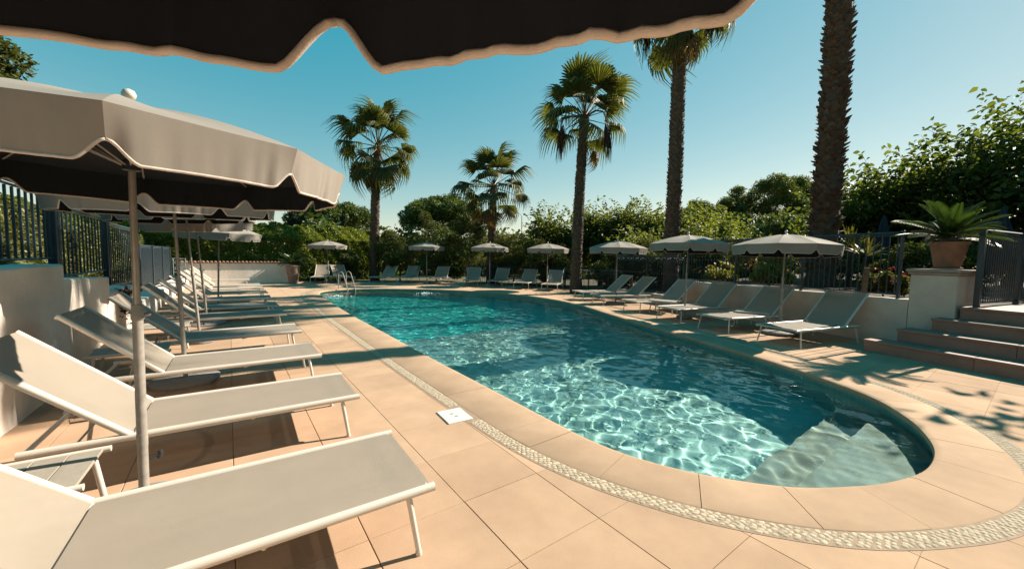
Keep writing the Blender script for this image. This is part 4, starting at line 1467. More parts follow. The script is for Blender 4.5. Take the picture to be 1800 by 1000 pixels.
def palm(label, base, axis_pts, r, crown_r, nf, seed, elev_min=-45, dry=3, fruit=0, boots=True, boot_amp=1.0, elev_max=88):
    rg = random.Random(seed)
    root = thing('fan_palm', label, 'palm tree', base, 0, 'tall fan palms')
    b = Vector(base)
    ax = [Vector(p) - b for p in axis_pts]
    def P(t):
        k = t * (len(ax) - 1); i = min(int(k), len(ax) - 2); f = k - i
        return ax[i].lerp(ax[i + 1], f)
    H = (ax[-1] - ax[0]).length
    n = int(H / 0.16)
    mb = MB()
    pts = [P(k / n) for k in range(n + 1)]
    rs = [r * (1.18 - 0.18 * min(1, k / (0.12 * n + 1)) - 0.22 * k / n) * (1 + rg.uniform(-.035, .035)) for k in range(n + 1)]
    mb.tube(pts, rs, 16)
    mb.build('trunk', M['bark'], root, smooth=True, angle=60)
    if boots:
        bm_ = MB()
        nrow = int(H / 0.115)
        for q in range(nrow):
            t = q / nrow
            if t < 0.04:
                continue
            c = P(t); rr = r * (1.0 - 0.22 * t) * 1.0
            na = 11
            for k in range(na):
                if rg.random() < 0.18:
                    continue
                a = 2 * PI * (k + 0.5 * (q % 2) + rg.uniform(-.2, .2)) / na
                d = Vector((math.cos(a), math.sin(a), 0)); s = Vector((-math.sin(a), math.cos(a), 0))
                w = rr * 0.34 * rg.uniform(0.7, 1.2); h = 0.13 * rg.uniform(0.7, 1.3); o = rr * 0.13 * rg.uniform(0.3, 1.6) * boot_amp + 0.015
                p = c + d * rr * 0.95
                vs = [p - s * w, p + s * w, p + s * w * 0.75 + d * o + Vector((0, 0, h * 0.7)), p - s * w * 0.75 + d * o + Vector((0, 0, h * 0.7)), p + d * o * 1.25 + s * w * 0.2 + Vector((0, 0, h)), p + d * (o - 0.03) + Vector((0, 0, h * 0.75)), p + d * 0.01 + Vector((0, 0, h * 0.6))]
                bm_.add(vs, [(0, 1, 2, 3), (3, 2, 4), (1, 6, 2), (0, 3, 6), (2, 6, 4), (3, 4, 6)])
        o_ = bm_.build('leaf_bases', M['boot'], root)
        o_['kind'] = 'stuff'
    top = ax[-1]
    sc = crown_r / 2.05
    for k in range(nf):
        t = (k + 0.5) / nf
        el = R(elev_max + (elev_min - elev_max) * t ** 1.0 + rg.uniform(-8, 8))
        az = k * 2.39996 + rg.uniform(-.25, .25)
        me = FR_G[rg.randrange(4)]
        fr = link('frond', me, root)
        fr.location = top + Vector((0, 0, 0.25 * (0.5 - t)))
        fr.rotation_mode = 'XYZ'
        m = Matrix.Rotation(az, 4, 'Z') @ Matrix.Rotation(-el, 4, 'Y') @ Matrix.Rotation(rg.uniform(-0.6, 0.6), 4, 'X')
        fr.rotation_euler = m.to_euler()
        s = sc * rg.uniform(0.85, 1.08)
        fr.scale = (s, s, s)
    for k in range(dry):
        fr = link('dry_frond', FR_D[k % 2], root)
        az = rg.uniform(0, 2 * PI); el = R(rg.uniform(-72, -42))
        fr.location = top + Vector((0, 0, -0.25))
        fr.rotation_euler = (Matrix.Rotation(az, 4, 'Z') @ Matrix.Rotation(-el, 4, 'Y')).to_euler()
        s = sc * rg.uniform(0.8, 1.0); fr.scale = (s, s, s)
    for k in range(fruit):
        az = 2.5 + 2.2 * k + rg.uniform(-.4, .4)
        d = Vector((math.cos(az), math.sin(az), 0))
        mb = MB()
        a0 = top; a1 = top + d * 0.75 * sc + Vector((0, 0, 0.05)); a2 = top + d * 1.0 * sc + Vector((0, 0, -0.8 * sc))
        mb.tube([a0, a0.lerp(a1, .6) + Vector((0, 0, .15)), a1, a1.lerp(a2, .5) + d * .1, a2], [0.03, 0.025, 0.02, 0.015, 0.01], 6)
        for q in range(46):
            st = a1.lerp(a2, rg.uniform(0.5, 1.0)); off_ = Vector((rg.gauss(0, .10), rg.gauss(0, .10), -rg.uniform(0.35, 1.05) * sc))
            mb.tube([st, st + off_ * 0.5 + Vector((off_.x * .3, off_.y * .3, 0)), st + off_], [0.012, 0.018, 0.006], 4)
        mb.build('fruit_cluster', M['fruit'], root)
    return root
palm('leftmost tall fan palm, rising behind the far loungers with a full drooping crown', (7.82, 26.5, 0.0), [(7.82, 26.5, 0), (7.84, 26.5, 3.0), (7.92, 26.5, 5.5), (8.10, 26.5, 8.75)], 0.30, 3.15, 27, 3, elev_min=-58, dry=2)
palm('shortest fan palm, between the stone pine and the street lamp', (13.60, 21.15, 0.0), [(13.60, 21.15, 0), (13.65, 21.15, 3.2), (13.74, 21.15, 6.15)], 0.26, 2.85, 23, 8, elev_min=-32, dry=6)
palm('fan palm with brown hanging fruit clusters, third from the left', (13.2, 13.1, 0.0), [(13.2, 13.1, 0), (13.22, 13.1, 3.0), (13.30, 13.1, 5.4), (13.45, 13.1, 8.15)], 0.25, 2.6, 22, 14, elev_min=-22, dry=1, fruit=5)
palm('tall fan palm whose crown is partly cut by the overhead parasol edge', (14.50, 9.06, 0.3), [(14.50, 9.06, 0.3), (14.50, 9.06, 4), (14.46, 9.06, 7.5), (14.46, 9.06, 11.7)], 0.285, 2.75, 26, 21, elev_min=-52, dry=3, fruit=2)
palm('thickest palm trunk on the right, its crown above the picture', (15.25, 4.30, 0.85), [(15.25, 4.30, 0.85), (15.30, 4.3, 4), (15.30, 4.3, 7), (15.22, 4.3, 9.8), (15.12, 4.3, 13.7)], 0.36, 2.5, 30, 33, elev_min=-50, dry=3, boot_amp=1.9)

# ------------------------------------------------------------------ potted cycads
def cycad(root, base, n, L, seed, elev=(78, 8), name='frond', leaflets=34, lw=0.016):
    rg = random.Random(seed)
    meshes = []
    for v in range(3):
        mb = MB(); mb.cur = 0
        def ax(t):
            return Vector((L * (t - 0.10 * t ** 3), 0, -0.26 * L * t * t * (0.8 + 0.2 * v)))
        mb.tube([ax(t) for t in np.linspace(0, 1, 7)], [0.011, 0.010, 0.009, 0.008, 0.006, 0.004, 0.002], 5)
        mb.cur = 1
        for k in range(leaflets):
            t = 0.13 + 0.87 * k / leaflets
            p = ax(t); ll = 0.20 * L * math.sin(PI * (0.14 + 0.80 * t)) ** 0.7
            for sg in (-1, 1):
                d = Vector((0.50 + 0.35 * t, sg * 0.9, 0.30)).normalized()
                q = p + d * ll * 0.5 + Vector((0, 0, 0.01)); e = p + d * ll + Vector((0, 0, -0.02))
                s = Vector((1, 0, 0)) * lw * 0.5 * L / 0.8
                mb.add([p - s, p + s, q + s * 1.1, q - s * 1.1, e], [(0, 1, 2, 3), (3, 2, 4)])
        me = bpy.data.meshes.new(name); me.from_pydata(mb.v, [], mb.f); me.materials.append(M['petiole']); me.materials.append(M['cycad']); me.polygons.foreach_set('material_index', mb.mi)
        meshes.append(me)
    for k in range(n):
        t = (k + .5) / n
        el = R(elev[0] + (elev[1] - elev[0]) * t + rg.uniform(-6, 6)); az = k * 2.39996 + rg.uniform(-.15, .15)
        o = link(name, meshes[k % 3], root); o.location = base
        o.rotation_euler = (Matrix.Rotation(az, 4, 'Z') @ Matrix.Rotation(-el, 4, 'Y') @ Matrix.Rotation(rg.uniform(-.2, .2), 4, 'X')).to_euler()
        s = rg.uniform(0.85, 1.1); o.scale = (s, s, s)
    mb = MB(); mb.lathe([(0.10, -0.12), (0.13, -0.05), (0.11, 0.02), (0.05, 0.05)], 12, Matrix.Translation(base)); mb.build('trunk', M['boot'], root, smooth=True)
PX, PY = 10.99, 1.17
pot = thing('terracotta_pot', 'ribbed terracotta pot standing on the stone capped pillar', 'plant pot', (PX, PY, 1.553))
pot.scale = (0.70, 0.70, 0.95)
mb = MB(); mb.lathe([(0.285, 0.0), (0.295, 0.012), (0.29, 0.035), (0.25, 0.04)], 32); mb.build('saucer', M['terracotta'], pot, smooth=True, angle=40)
prof = [(0.22, 0.036)]
for k in range(16):
    t = k / 16; r_ = 0.245 + 0.115 * t
    prof += [(r_, 0.04 + 0.44 * t), (r_ + 0.008, 0.04 + 0.44 * t + 0.010), (r_ + 0.006, 0.04 + 0.44 * t + 0.02)]
prof += [(0.375, 0.485), (0.385, 0.50), (0.383, 0.53), (0.36, 0.535), (0.345, 0.525), (0.335, 0.49)]
mb = MB(); mb.lathe(prof, 40); mb.build('pot_body', M['terracotta'], pot, smooth=True, angle=45)
mb = MB(); mb.lathe([(0.33, 0.46), (0.33, 0.492), (0.0, 0.50)], 24); mb.build('soil', M['soil'], pot)
cy = thing('cycad_plant', 'glossy cycad with arching fronds growing in the pillar pot', 'plant', (PX, PY, 2.04))
cycad(cy, (0, 0, 0.08), 32, 0.86, 4, elev=(80, 4))
pot2 = thing('terracotta_pot', 'tall tapering terracotta pot at the end of the tiled garden wall', 'plant pot', (2.84, 24.55, 0.0))
prof = [(0.20, 0.0), (0.235, 0.02), (0.25, 0.2), (0.262, 0.21), (0.262, 0.24), (0.27, 0.25), (0.30, 0.5), (0.312, 0.51), (0.312, 0.54), (0.318, 0.55), (0.345, 0.92), (0.375, 0.94), (0.378, 1.0), (0.34, 1.01), (0.31, 0.96)]
mb = MB(); mb.lathe(prof, 32); mb.build('pot_body', M['terracotta_pale'], pot2, smooth=True, angle=45)
mb = MB(); mb.lathe([(0.32, 0.9), (0.318, 0.95), (0.0, 0.96)], 20); mb.build('soil', M['soil'], pot2)
cy2 = thing('cycad_plant', 'spreading cycad in the tall pot beside the tiled garden wall', 'plant', (2.84, 24.55, 0.97))
cycad(cy2, (0, 0, 0.1), 22, 0.92, 9, elev=(75, 2), leaflets=24, lw=0.024)

# ------------------------------------------------------------------ hedges and shrubs
def box_hedge(name, label, x0, x1, y0, y1, z0, z1, n, size, lm, seed, cat='hedge', bumps=0.12, asp=0.5, slope=0.0):
    rg = np.random.default_rng(seed)
    root = thing(name, label, cat, ((x0 + x1) / 2, (y0 + y1) / 2, z0))
    cx, cy = (x0 + x1) / 2, (y0 + y1) / 2
    u = rg.random((n, 3))
    face = rg.random(n)
    x = x0 + u[:, 0] * (x1 - x0); z = z0 + u[:, 2] * (z1 - z0); y = y0 + u[:, 1] * (y1 - y0)
    fr = face < 0.40
    y[fr] = y0 + np.abs(rg.normal(0, 0.10, fr.sum()))
    bk = (face >= 0.40) & (face < 0.48); y[bk] = y1 - np.abs(rg.normal(0, 0.1, bk.sum()))
    tp_ = (face >= 0.48) & (face < 0.80); z[tp_] = z1 - np.abs(rg.normal(0, 0.10, tp_.sum()))
    sd_ = (face >= 0.80) & (face < 0.88); x[sd_] = np.where(rg.random(sd_.sum()) < .5, x0, x1)
    if slope:
        z -= slope * (1 - (y - y0) / (y1 - y0)) * ((z - z0) / (z1 - z0)) ** 3
    w = bumps * (np.sin(x * 1.7 + z * 1.1) + np.sin(x * 4.1 + 1 + z * 2.7) * 0.6 + np.sin(x * 9.3 + z * 5) * 0.35)
    y -= w * (z - z0) / (z1 - z0); z += w * 0.8 * ((z - z0) / (z1 - z0)) ** 2
    P = np.stack([x - cx, y - cy, z - z0], 1)
    # a few longer sprigs above the clipped top
    V, F = leaf_quads(P, size, rg, 0.35, asp)
    np_mesh('foliage', V, F, lm, root)
    mb = MB(); r2 = random.Random(seed)
    for k in range(max(3, int((x1 - x0) / 0.9))):
        a = Vector((x0 - cx + (k + .5) * 0.9, 0, 0)); 
        mb.tube([a, a + Vector((r2.uniform(-.2, .2), r2.uniform(-.2, .2), (z1 - z0) * .5)), a + Vector((r2.uniform(-.4, .4), r2.uniform(-.3, .3), (z1 - z0) * .85))], [0.04, 0.025, 0.01], 5)
    mb.build('stem', M['wood'], root)
    return root
box_hedge('clipped_hedge', 'clipped green hedge with a sunlit top behind the tiled garden wall', -7.0, 8.6, 27.6, 29.4, 0.0, 3.55, 80000, 0.085, M['hedge'], 1, slope=1.0)
box_hedge('low_hedge', 'taller uneven hedge behind the left end of the garden wall', -12.0, -1.5, 29.8, 32.0, 0.0, 3.9, 26000, 0.11, M['hedge'], 2, bumps=0.25)
def side_hedge(label, x0, x1, y0, y1, z0, z1, n, size, seed):
    o = box_hedge('climbing_hedge', label, -(y1 - y0) / 2, (y1 - y0) / 2, -(x1 - x0) / 2, (x1 - x0) / 2, 0, z1 - z0, n, size, M['ivy'], seed, bumps=0.08)
    o.location = ((x0 + x1) / 2, (y0 + y1) / 2, z0); o.rotation_euler = (0, 0, PI / 2)
    return o
side_hedge('sunlit yellow green climbing hedge behind the tallest left fence panels', -4.5, -3.6, 6.0, 16.0, 1.0, 2.62, 30000, 0.055, 3)
side_hedge('darker stretch of climbing hedge behind the lower left fence panels', -4.3, -3.4, 16.2, 27.0, 0.2, 2.3, 16000, 0.065, 4)

rgS = np.random.default_rng(77)
def shrub(label, x, y, w, h, n, size, lm, seed, group, z0=0.0, asp=0.3, lumps=14, flat=0.15):
    rg = np.random.default_rng(seed)
    L = sub_lumps((x, y, z0 + h * 0.52), (w, w * 0.8, h * 0.50), lumps, 0.30 * min(w, h), rg, low=-0.9)
    return tree('oleander_shrub', label, 'shrub', (x, y, z0), L, n, size, lm, seed, group, flat=flat, asp=asp, trunk_r=0.06, shell=0.45)
GO = 'oleander shrubs beyond the pool'
shrub('dark oleander mass right of the leftmost palm trunk, behind the shaded lounger', 9.3, 25.7, 1.5, 3.45, 9000, 0.085, M['oleander'], 31, GO)
shrub('tallest oleander shrub below the round stone pine, behind the grey parasol', 11.3, 24.4, 1.7, 4.5, 12000, 0.085, M['oleander'], 32, GO)
shrub('brownish oleander shrub just left of the short palm trunk', 13.1, 23.2, 1.6, 4.2, 11000, 0.085, M['oleander'], 33, GO)
shrub('sunny oleander shrub right of the short palm trunk', 15.0, 20.6, 1.7, 3.1, 10000, 0.08, M['oleander'], 34, GO)
shrub('pale oleander shrub left of the third palm, behind the grey topped parasol', 15.3, 17.6, 1.6, 2.85, 10000, 0.075, M['oleander'], 35, GO)
shrub('low oleander shrub right of the third palm trunk, behind the iron fence', 15.6, 13.0, 1.3, 2.0, 8000, 0.065, M['oleander'], 36, GO)
shrub('shaded oleander shrub left of the leftmost palm, joining the clipped hedge', 6.3, 26.6, 0.9, 2.0, 3500, 0.08, M['oleander'], 37, GO)
shrub('dark low shrub behind the seventh far lounger under the short palm', 14.3, 21.6, 1.1, 1.9, 4500, 0.075, M['oleander'], 38, GO)

def flower_bush(label, x, y, z, w, h, n, nf, fm, seed, lm='lantana', size=0.045, cat='flower bush'):
    rg = np.random.default_rng(seed)
    root = thing('flower_bush', label, cat, (x, y, z))
    L = sub_lumps((0, 0, h * 0.5), (w, w * 0.6, h * 0.5), 9, 0.22 * w, rg, low=-0.6)
    P = blob_points(L, n, rg, 0.35); P = P[P[:, 2] > 0]
    V, F = leaf_quads(P, size, rg, 0.3, 0.5)
    np_mesh('foliage', V, F, M[lm], root)
    d = rg.normal(size=(nf, 3)); d[:, 2] = np.abs(d[:, 2]); d /= np.linalg.norm(d, axis=1)[:, None]
    C_ = np.array([0, 0, h * 0.5]) + d * np.array([w * 1.05, w * 0.66, h * 0.58])
    C_ = np.repeat(C_, 9, 0) + rg.normal(size=(nf * 9, 3)) * 0.022
    V, F = leaf_quads(C_, 0.022, rg, 0.3, 0.8)
    np_mesh('blossom', V, F, M[fm], root)
    limbs(root, (0, 0, -0.05), [(w * .5, 0, h * .7), (-w * .5, 0, h * .6), (0, w * .3, h * .8)], 0.02, M['wood'], seed)
    return root
flower_bush('yellow green lantana bush with orange blossoms behind the fence, left of the thick trunk', 13.0, 4.85, 0.88, 0.85, 0.98, 6500, 34, 'flower_orange', 1)
flower_bush('smaller pale green lantana clump above the middle of the right wall', 13.5, 6.6, 0.88, 0.85, 0.62, 4500, 10, 'flower_orange', 2)
flower_bush('red and orange flowering rose bush behind the fence beside the pillar', 12.3, 2.25, 0.88, 0.62, 0.62, 3600, 14, 'flower_red', 3, lm='oleander', size=0.04)
flower_bush('orange flowering bush behind the scrolled fence by the sixth lounger', 14.75, 11.9, 0.1, 0.55, 1.15, 3000, 60, 'flower_orange', 4, lm='oleander')
flower_bush('dim red flowering bush behind the gate at the head of the stairs', 12.4, -0.3, 0.88, 0.7, 0.7, 2500, 8, 'flower_red', 5, lm='oleander')

for k, (x, y, w, h, lab) in enumerate((
    (16.2, 6.6, 1.3, 1.6, 'dark shrub in the shade between the tall trunk and the lantana'),
    (15.8, 2.3, 1.0, 1.25, 'dark shrub in the shade behind the rose bush and timber post'),
    (17.8, 4.6, 1.6, 1.7, 'dark shrub behind the thick palm trunk'),
    (18.2, 1.2, 1.5, 1.7, 'dark shrub in the shade behind the pillar pot'),
    (17.0, -1.6, 1.6, 1.6, 'dark shrub in the shade beyond the gate at the stairs'),
    (13.9, -1.4, 0.9, 1.1, 'dark leafy shrub just beyond the gate fence rail'),
    (17.0, 9.6, 1.4, 2.6, 'dark shrub behind the tall trunk beyond the scrolled fence'),
    (16.2, 11.0, 1.2, 2.2, 'dark shrub behind the orange flowers beyond the scrolled fence'))):
    shrub(lab, x, y, w, h, 6000, 0.075, M['oleander'], 140 + k, 'dark shrubs on the shaded terrace', z0=0.88 if y < 7 else 0.3)

# yucca-like blades beside the thick trunk
def blade_plant(label, x, y, z, n, L, seed, w=0.045, lean=1.0):
    rg = random.Random(seed)
    root = thing('yucca_plant', label, 'plant', (x, y, z), 0, 'spiky yuccas by the thick palm')
    for k in range(n):
        az = k * 2.4 + rg.uniform(-.3, .3); el = R(rg.uniform(15, 85)) * lean
        d = Vector((math.cos(az) * math.cos(el), math.sin(az) * math.cos(el), math.sin(el))); s = Vector((-math.sin(az), math.cos(az), 0)) * w
        mb = MB(); l = L * rg.uniform(.7, 1.1)
        p = [d * l * t - Vector((0, 0, 0.22 * l * t * t * math.cos(el))) for t in (0, .35, .7, 1)]
        mb.add([p[0] - s * .6, p[0] + s * .6, p[1] - s, p[1] + s, p[2] - s * .7, p[2] + s * .7, p[3]], [(0, 1, 3, 2), (2, 3, 5, 4), (4, 5, 6)])
        mb.build('blade', M['yucca'], root)
    mb = MB(); mb.tube([(0, 0, -z + 0.85 if z > 0.9 else -0.1), (0, 0, 0)], [0.07, 0.05], 8); mb.build('stem', M['bark'], root)
    return root
blade_plant('tall upright yucca head right beside the thick palm trunk', 16.2, 3.85, 2.15, 26, 0.85, 5)
blade_plant('lower drooping yucca in front of the thick palm, above the fence rail', 15.2, 3.25, 1.85, 30, 0.75, 6)

# ------------------------------------------------------------------ trees beyond
GM = 'leafy mulberry trees beyond the right fence'
def mulberry(label, x, y, w, ztop, seed, zb=0.0, ns=210, L=1.45, leaf=0.092):
    rg = np.random.default_rng(seed)
    core = []
    for k in range(8):
        core.append((x + rg.normal() * w * .45, y + rg.normal() * w * .35, zb + (ztop - zb) * rg.uniform(0.30, 0.62), w * .45, w * .4, (ztop - zb) * 0.20))
    return shoot_tree('mulberry_tree', label, (x, y, zb), core, ns, L, M['mulberry'], seed, leaf, GM, fill=5200)
mulberry('bushy mulberry left of the third palm trunk, with spiky leafy shoots', 16.9, 19.0, 1.9, 5.35, 41)
mulberry('mulberry directly right of the third palm trunk, shoots against the sky', 19.3, 17.0, 1.9, 5.7, 42)
mulberry('mulberry midway between the third palm and the tall trunk', 21.2, 15.3, 1.9, 5.5, 43)
mulberry('mulberry just right of the tall trunk that runs under the parasol edge', 22.6, 12.8, 1.8, 5.5, 44)
mulberry('low sunlit mulberry in front of the rounded pines', 21.4, 10.6, 1.6, 4.1, 45)
mulberry('dark low mulberry filling the shade behind the blue topped parasol', 17.5, 12.2, 1.5, 3.5, 46, ns=90)
mulberry('dark mulberry filling the shade behind the second parasol from the stairs', 18.8, 9.4, 1.5, 3.6, 47, ns=90)

def big_tree(label, x, y, zb, spec, seed, ns, fill, leaf=0.115, L=1.9):
    core = [(x + a, y + b, c, d, d, e) for a, b, c, d, e in spec]
    return shoot_tree('broadleaf_tree', label, (x, y, zb), core, ns, L, M['mulberry_dark'], seed, leaf, 'large broadleaf trees over the terrace', trunk_r=0.28, fill=fill, up=0.75, spacing=0.10)
big_tree('largest broadleaf tree at the top right, its shoots rising over the terrace', 24.0, 0.9, 0.85, [(-1.2, 1.4, 4.2, 1.5, 1.3), (0.0, 0.0, 5.2, 1.8, 1.5), (1.2, -2.0, 6.3, 2.0, 1.7), (-0.8, -1.2, 3.4, 1.8, 1.2), (0.5, 2.6, 3.6, 1.6, 1.2), (0.5, -3.6, 5.8, 1.9, 1.7), (0, 0.5, 2.6, 2.2, 1.0)], 51, 420, 10000, L=2.1)
big_tree('broadleaf tree reaching left over the yuccas, beside the thick trunk', 23.4, 4.9, 0.85, [(-0.3, -0.6, 4.2, 1.3, 1.0), (-0.5, 0.9, 3.3, 1.2, 0.9), (0.6, 0.0, 2.6, 1.6, 0.9), (0.2, 1.6, 2.6, 1.2, 0.8), (0.0, -1.5, 3.0, 1.4, 1.0)], 52, 170, 5000, L=1.7)
big_tree('broadleaf tree beyond the right edge whose leaf shadows fall on the paving', 14.6, -3.2, 0.85, [(-1.3, 0.8, 4.3, 1.0, 0.7), (-0.4, 1.2, 4.9, 0.9, 0.7), (0.3, -0.4, 4.6, 1.3, 0.9), (-1.2, -0.9, 4.6, 1.2, 0.8)], 53, 70, 1100, L=1.2)

GPn = 'rounded pines in the distance'
def pine(label, x, y, zt, w, seed):
    rg = np.random.default_rng(seed)
    L = []
    for k in range(5):
        c = (x + rg.normal() * w * .5, y + rg.normal() * w * .5, zt * rg.uniform(.62, .80))
        L += sub_lumps(c, (w * .55, w * .55, zt * .16), 9, w * .22, rg, low=-0.3)
    return tree('pine_tree', label, 'tree', (x, y, 0), L, 26000, 0.15, M['pine'], seed, GPn, flat=0.1, asp=0.28, trunk_r=0.25, shell=0.3)
pine('rounded pine just right of the tall trunk, lowest of the three', 44.5, 24.5, 9.6, 3.1, 61)
pine('tallest golden green pine midway between the two big trunks', 47.5, 19.4, 11.4, 3.6, 62)
pine('pine touching the left side of the thick trunk', 49.0, 15.9, 11.0, 3.0, 63)
pine('hazy pale pine peeping right of the thick trunk', 51.0, 12.0, 10.0, 2.6, 64)
pine('low dark pine filling between the tall trunk and the golden pine', 42.0, 19.5, 6.5, 3.2, 65)
pine('low dark pine behind the fence left of the thick trunk', 38.0, 14.5, 5.6, 3.2, 66)

def stone_pine(label, x, y, zt, w, seed, n=42000):
    rg = np.random.default_rng(seed)
    L = sub_lumps((x, y, zt * 0.72), (w, w, zt * 0.27), 60, w * .20, rg, low=-0.25)
    return tree('stone_pine', label, 'tree', (x, y, 0), L, n, 0.17, M['stonepine'], seed, 'domed stone pines on the skyline', flat=0.3, asp=0.3, trunk_r=0.3, shell=0.55)
stone_pine('domed stone pine above the clipped hedge, left of the leftmost palm', 9.9, 50.0, 7.6, 4.6, 71)
stone_pine('dense domed stone pine behind the oleanders, left of the short palm', 18.6, 38.6, 7.75, 4.4, 72)
def cypress(label, x, y, zt, w, seed):
    rg = np.random.default_rng(seed)
    n = 3500
    t = rg.random(n) ** 0.8; a = rg.random(n) * 2 * PI
    r = w * np.sin(PI * np.clip(0.12 + 0.88 * t, 0, 1)) ** 0.6 * (0.7 + 0.35 * rg.random(n))
    P = np.stack([r * np.cos(a), r * np.sin(a), zt * t], 1)
    root = thing('cypress_tree', label, 'tree', (x, y, 0), 0, 'thin cypresses behind the clipped hedge')
    V, F = leaf_quads(P, 0.12, rg, 0.0, 0.4, droop=np.tile([0, 0, 1.0], (n, 1)))
    np_mesh('crown', V, F, M['cypress'], root)
    mb = MB(); mb.tube([(0, 0, -0.1), (0, 0, zt * .9)], [0.09, 0.02], 7); mb.build('trunk', M['wood'], root)
cypress('first dark cypress just right of the near parasol rim', 5.4, 45.9, 6.1, 0.75, 81)
cypress('second dark cypress beside the first, under the parasol rim', 6.4, 45.2, 5.9, 0.65, 82)
cypress('slim cypress standing before the left half of the stone pine', 8.0, 41.5, 5.3, 0.28, 83)
cypress('slim cypress standing before the middle of the stone pine', 9.1, 40.7, 5.9, 0.3, 84)
tree('round_tree', 'dark leafy tree top in the upper left corner beside the parasol', 'tree', (-17.2, 55.5, 0), sub_lumps((-17.2, 55.5, 14.0), (4.4, 4.4, 6.5), 40, 1.2, np.random.default_rng(90), low=-0.8), 15000, 0.26, M['oleander'], 90, flat=0.2, asp=0.45, trunk_r=0.5, shell=0.4)
rg = np.random.default_rng(91)
tree('round_tree', 'small distant dark bush on the skyline right of the short palm', 'tree', (23.6, 32.6, 0), sub_lumps((23.6, 32.6, 2.2), (1.9, 1.6, 1.9), 12, 0.5, rg, low=-0.5), 5000, 0.11, M['oleander'], 91, flat=0.2, asp=0.45, trunk_r=0.15)
# a far wooded mass closes the horizon between the trees
rg = np.random.default_rng(92)
L = []
for k in range(70):
    a = R(-30 + 150 * k / 69); d = 75 + rg.normal() * 6
    h = rg.uniform(2.6, 4.2)
    L.append((d * math.sin(a), d * math.cos(a), h * 0.5, 3.2, 3.2, h * 0.62))
for k in range(46):
    a = R(8 + 62 * k / 45); d = 37 + rg.normal() * 2.0
    h = rg.uniform(3.0, 4.3)
    L.append((d * math.sin(a), d * math.cos(a), h * 0.5, 1.7, 1.7, h * 0.6))
for k in range(64):                 # unseen ring of trees behind the camera, added to cut the sky light
    a = R(112 + 208 * k / 63); d = 17 + rg.normal() * 1.0
    h = rg.uniform(6.0, 8.0)
    L.append((d * math.sin(a), d * math.cos(a), h * 0.5, 1.6, 1.6, h * 0.6))
P = blob_points(L, 150000, rg, 0.5); P = P[P[:, 2] > 0]
V, F = leaf_quads(P, 0.24, rg, 0.2, 0.5)
o = np_mesh('distant_woods_and_screen', V, F, M['stonepine']); o['kind'] = 'stuff'; o['label'] = 'low distant woods closing the horizon, plus an unseen tree ring added to dim the sky light'

# ------------------------------------------------------------------ small things beyond
lp = thing('street_lamp', 'slim street lamp standing on the skyline right of the short palm', 'street lamp', (36.55, 48.2, 0))
mb = MB(); mb.tube([(0, 0, 0), (0, 0, 7.9), (-0.1, 0.08, 8.25), (-0.5, 0.35, 8.55)], [0.09, 0.055, 0.045, 0.035], 8); mb.build('pole', M['lamp'], lp, smooth=True)
mb = MB(); mb.box(-0.42, 0.42, -0.12, 0.12, -0.06, 0.05, Matrix.Translation((-0.85, 0.62, 8.62)) @ Matrix.Rotation(R(144), 4, 'Z') @ Matrix.Rotation(R(-12), 4, 'Y'), bev=0.04); mb.build('lamp_head', M['lamp'], lp)
hs = thing('house', 'pale house with a terracotta roof glimpsed through the broadleaf tree', 'house', (56, 10.6, 0))
mb = MB(); mb.box(-3, 3, -3.2, 3.2, 0, 8.1); mb.build('wall', M['house'], hs)
mb = MB(); mb.add([(-3.4, -3.6, 8.1), (3.4, -3.6, 8.1), (3.4, 3.6, 8.1), (-3.4, 3.6, 8.1), (0, -2.2, 9.3), (0, 2.2, 9.3)], [(0, 1, 4), (2, 3, 5), (1, 2, 5, 4), (3, 0, 4, 5), (0, 3, 2, 1)]); mb.build('roof', M['rooftile'], hs)
hs = thing('house', 'grey white outbuilding behind the climbing hedge at the far left', 'house', (-6.6, 11.5, 1.0))
mb = MB(); mb.box(-1.2, 1.0, -5.5, 3.6, 0, 2.35); mb.build('wall', M['house'], hs)
mb = MB(); mb.box(-1.5, 1.25, -5.8, 3.9, 2.352, 2.46); mb.build('roof', M['iron_pale'], hs)
mb = MB()
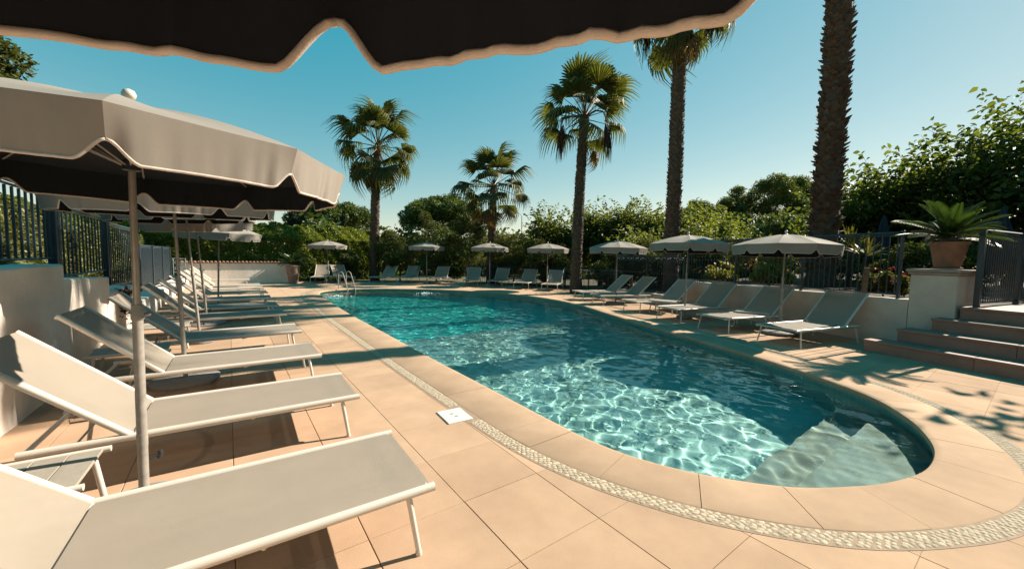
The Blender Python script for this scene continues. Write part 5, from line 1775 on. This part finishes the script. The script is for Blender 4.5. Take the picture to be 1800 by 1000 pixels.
for k in range(7):
    mb.box(1.002, 1.03, -5.2 + k * 1.25, -4.35 + k * 1.25, 1.5, 2.1)
mb.build('window', M['black'], hs)
def closed_parasol(label, x, y, zb, h):
    root = thing('closed_parasol', label, 'closed parasol', (x, y, zb), 0, 'folded navy parasols on the shaded terrace')
    mb = MB(); n = 16; prof = [(0.05, 0.55), (0.20, 0.62), (0.21, 1.0), (0.17, 1.7), (0.11, h - 0.35), (0.05, h - 0.06), (0.02, h)]
    vs = []
    for (r, z) in prof:
        for k in range(n):
            a = 2 * PI * k / n; rr = r * (1 + 0.16 * (1 if k % 2 else -1)); vs.append((rr * math.cos(a), rr * math.sin(a), z))
    fs = [(i * n + k, i * n + (k + 1) % n, i * n + n + (k + 1) % n, i * n + n + k) for i in range(len(prof) - 1) for k in range(n)] + [tuple(range((len(prof) - 1) * n, len(prof) * n))]
    mb.add(vs, fs); mb.build('folded_canopy', M['navy'], root)
    mb = MB(); mb.tube([(0, 0, 0.03), (0, 0, 0.6)], 0.022, 8); mb.build('pole', M['galv'], root)
    mb = MB(); mb.lathe([(0.25, 0), (0.25, 0.05), (0.04, 0.06)], 20); mb.build('base', M['base'], root)
closed_parasol('folded navy parasol behind the yucca, left of the pillar pot', 19.6, 3.75, 0.88, 2.55)
closed_parasol('folded navy parasol behind the gate, right of the pillar pot', 16.5, 0.85, 0.88, 2.3)

# flowering sprig hanging on the low wall
rg = np.random.default_rng(95)
vn = thing('trailing_plant', 'dark red leaved plant trailing over the wall behind the fourth lounger', 'plant', (-1.62, 10.0, 0.62))
P = rg.normal(size=(160, 3)) * np.array([0.05, 0.10, 0.17]) + np.array([0.05, 0, 0.08])
V, F = leaf_quads(P, 0.035, rg, 0.1, 0.6); np_mesh('foliage', V, F, leaf_mat('wine leaf', (0.06, 0.015, 0.015), (0.10, 0.05, 0.03), 0.2), vn)
mb = MB(); mb.tube([(-0.1, 0, 0.32), (0.03, 0, 0.30), (0.05, 0.02, -0.1)], 0.008, 5); mb.build('stem', M['wood'], vn)
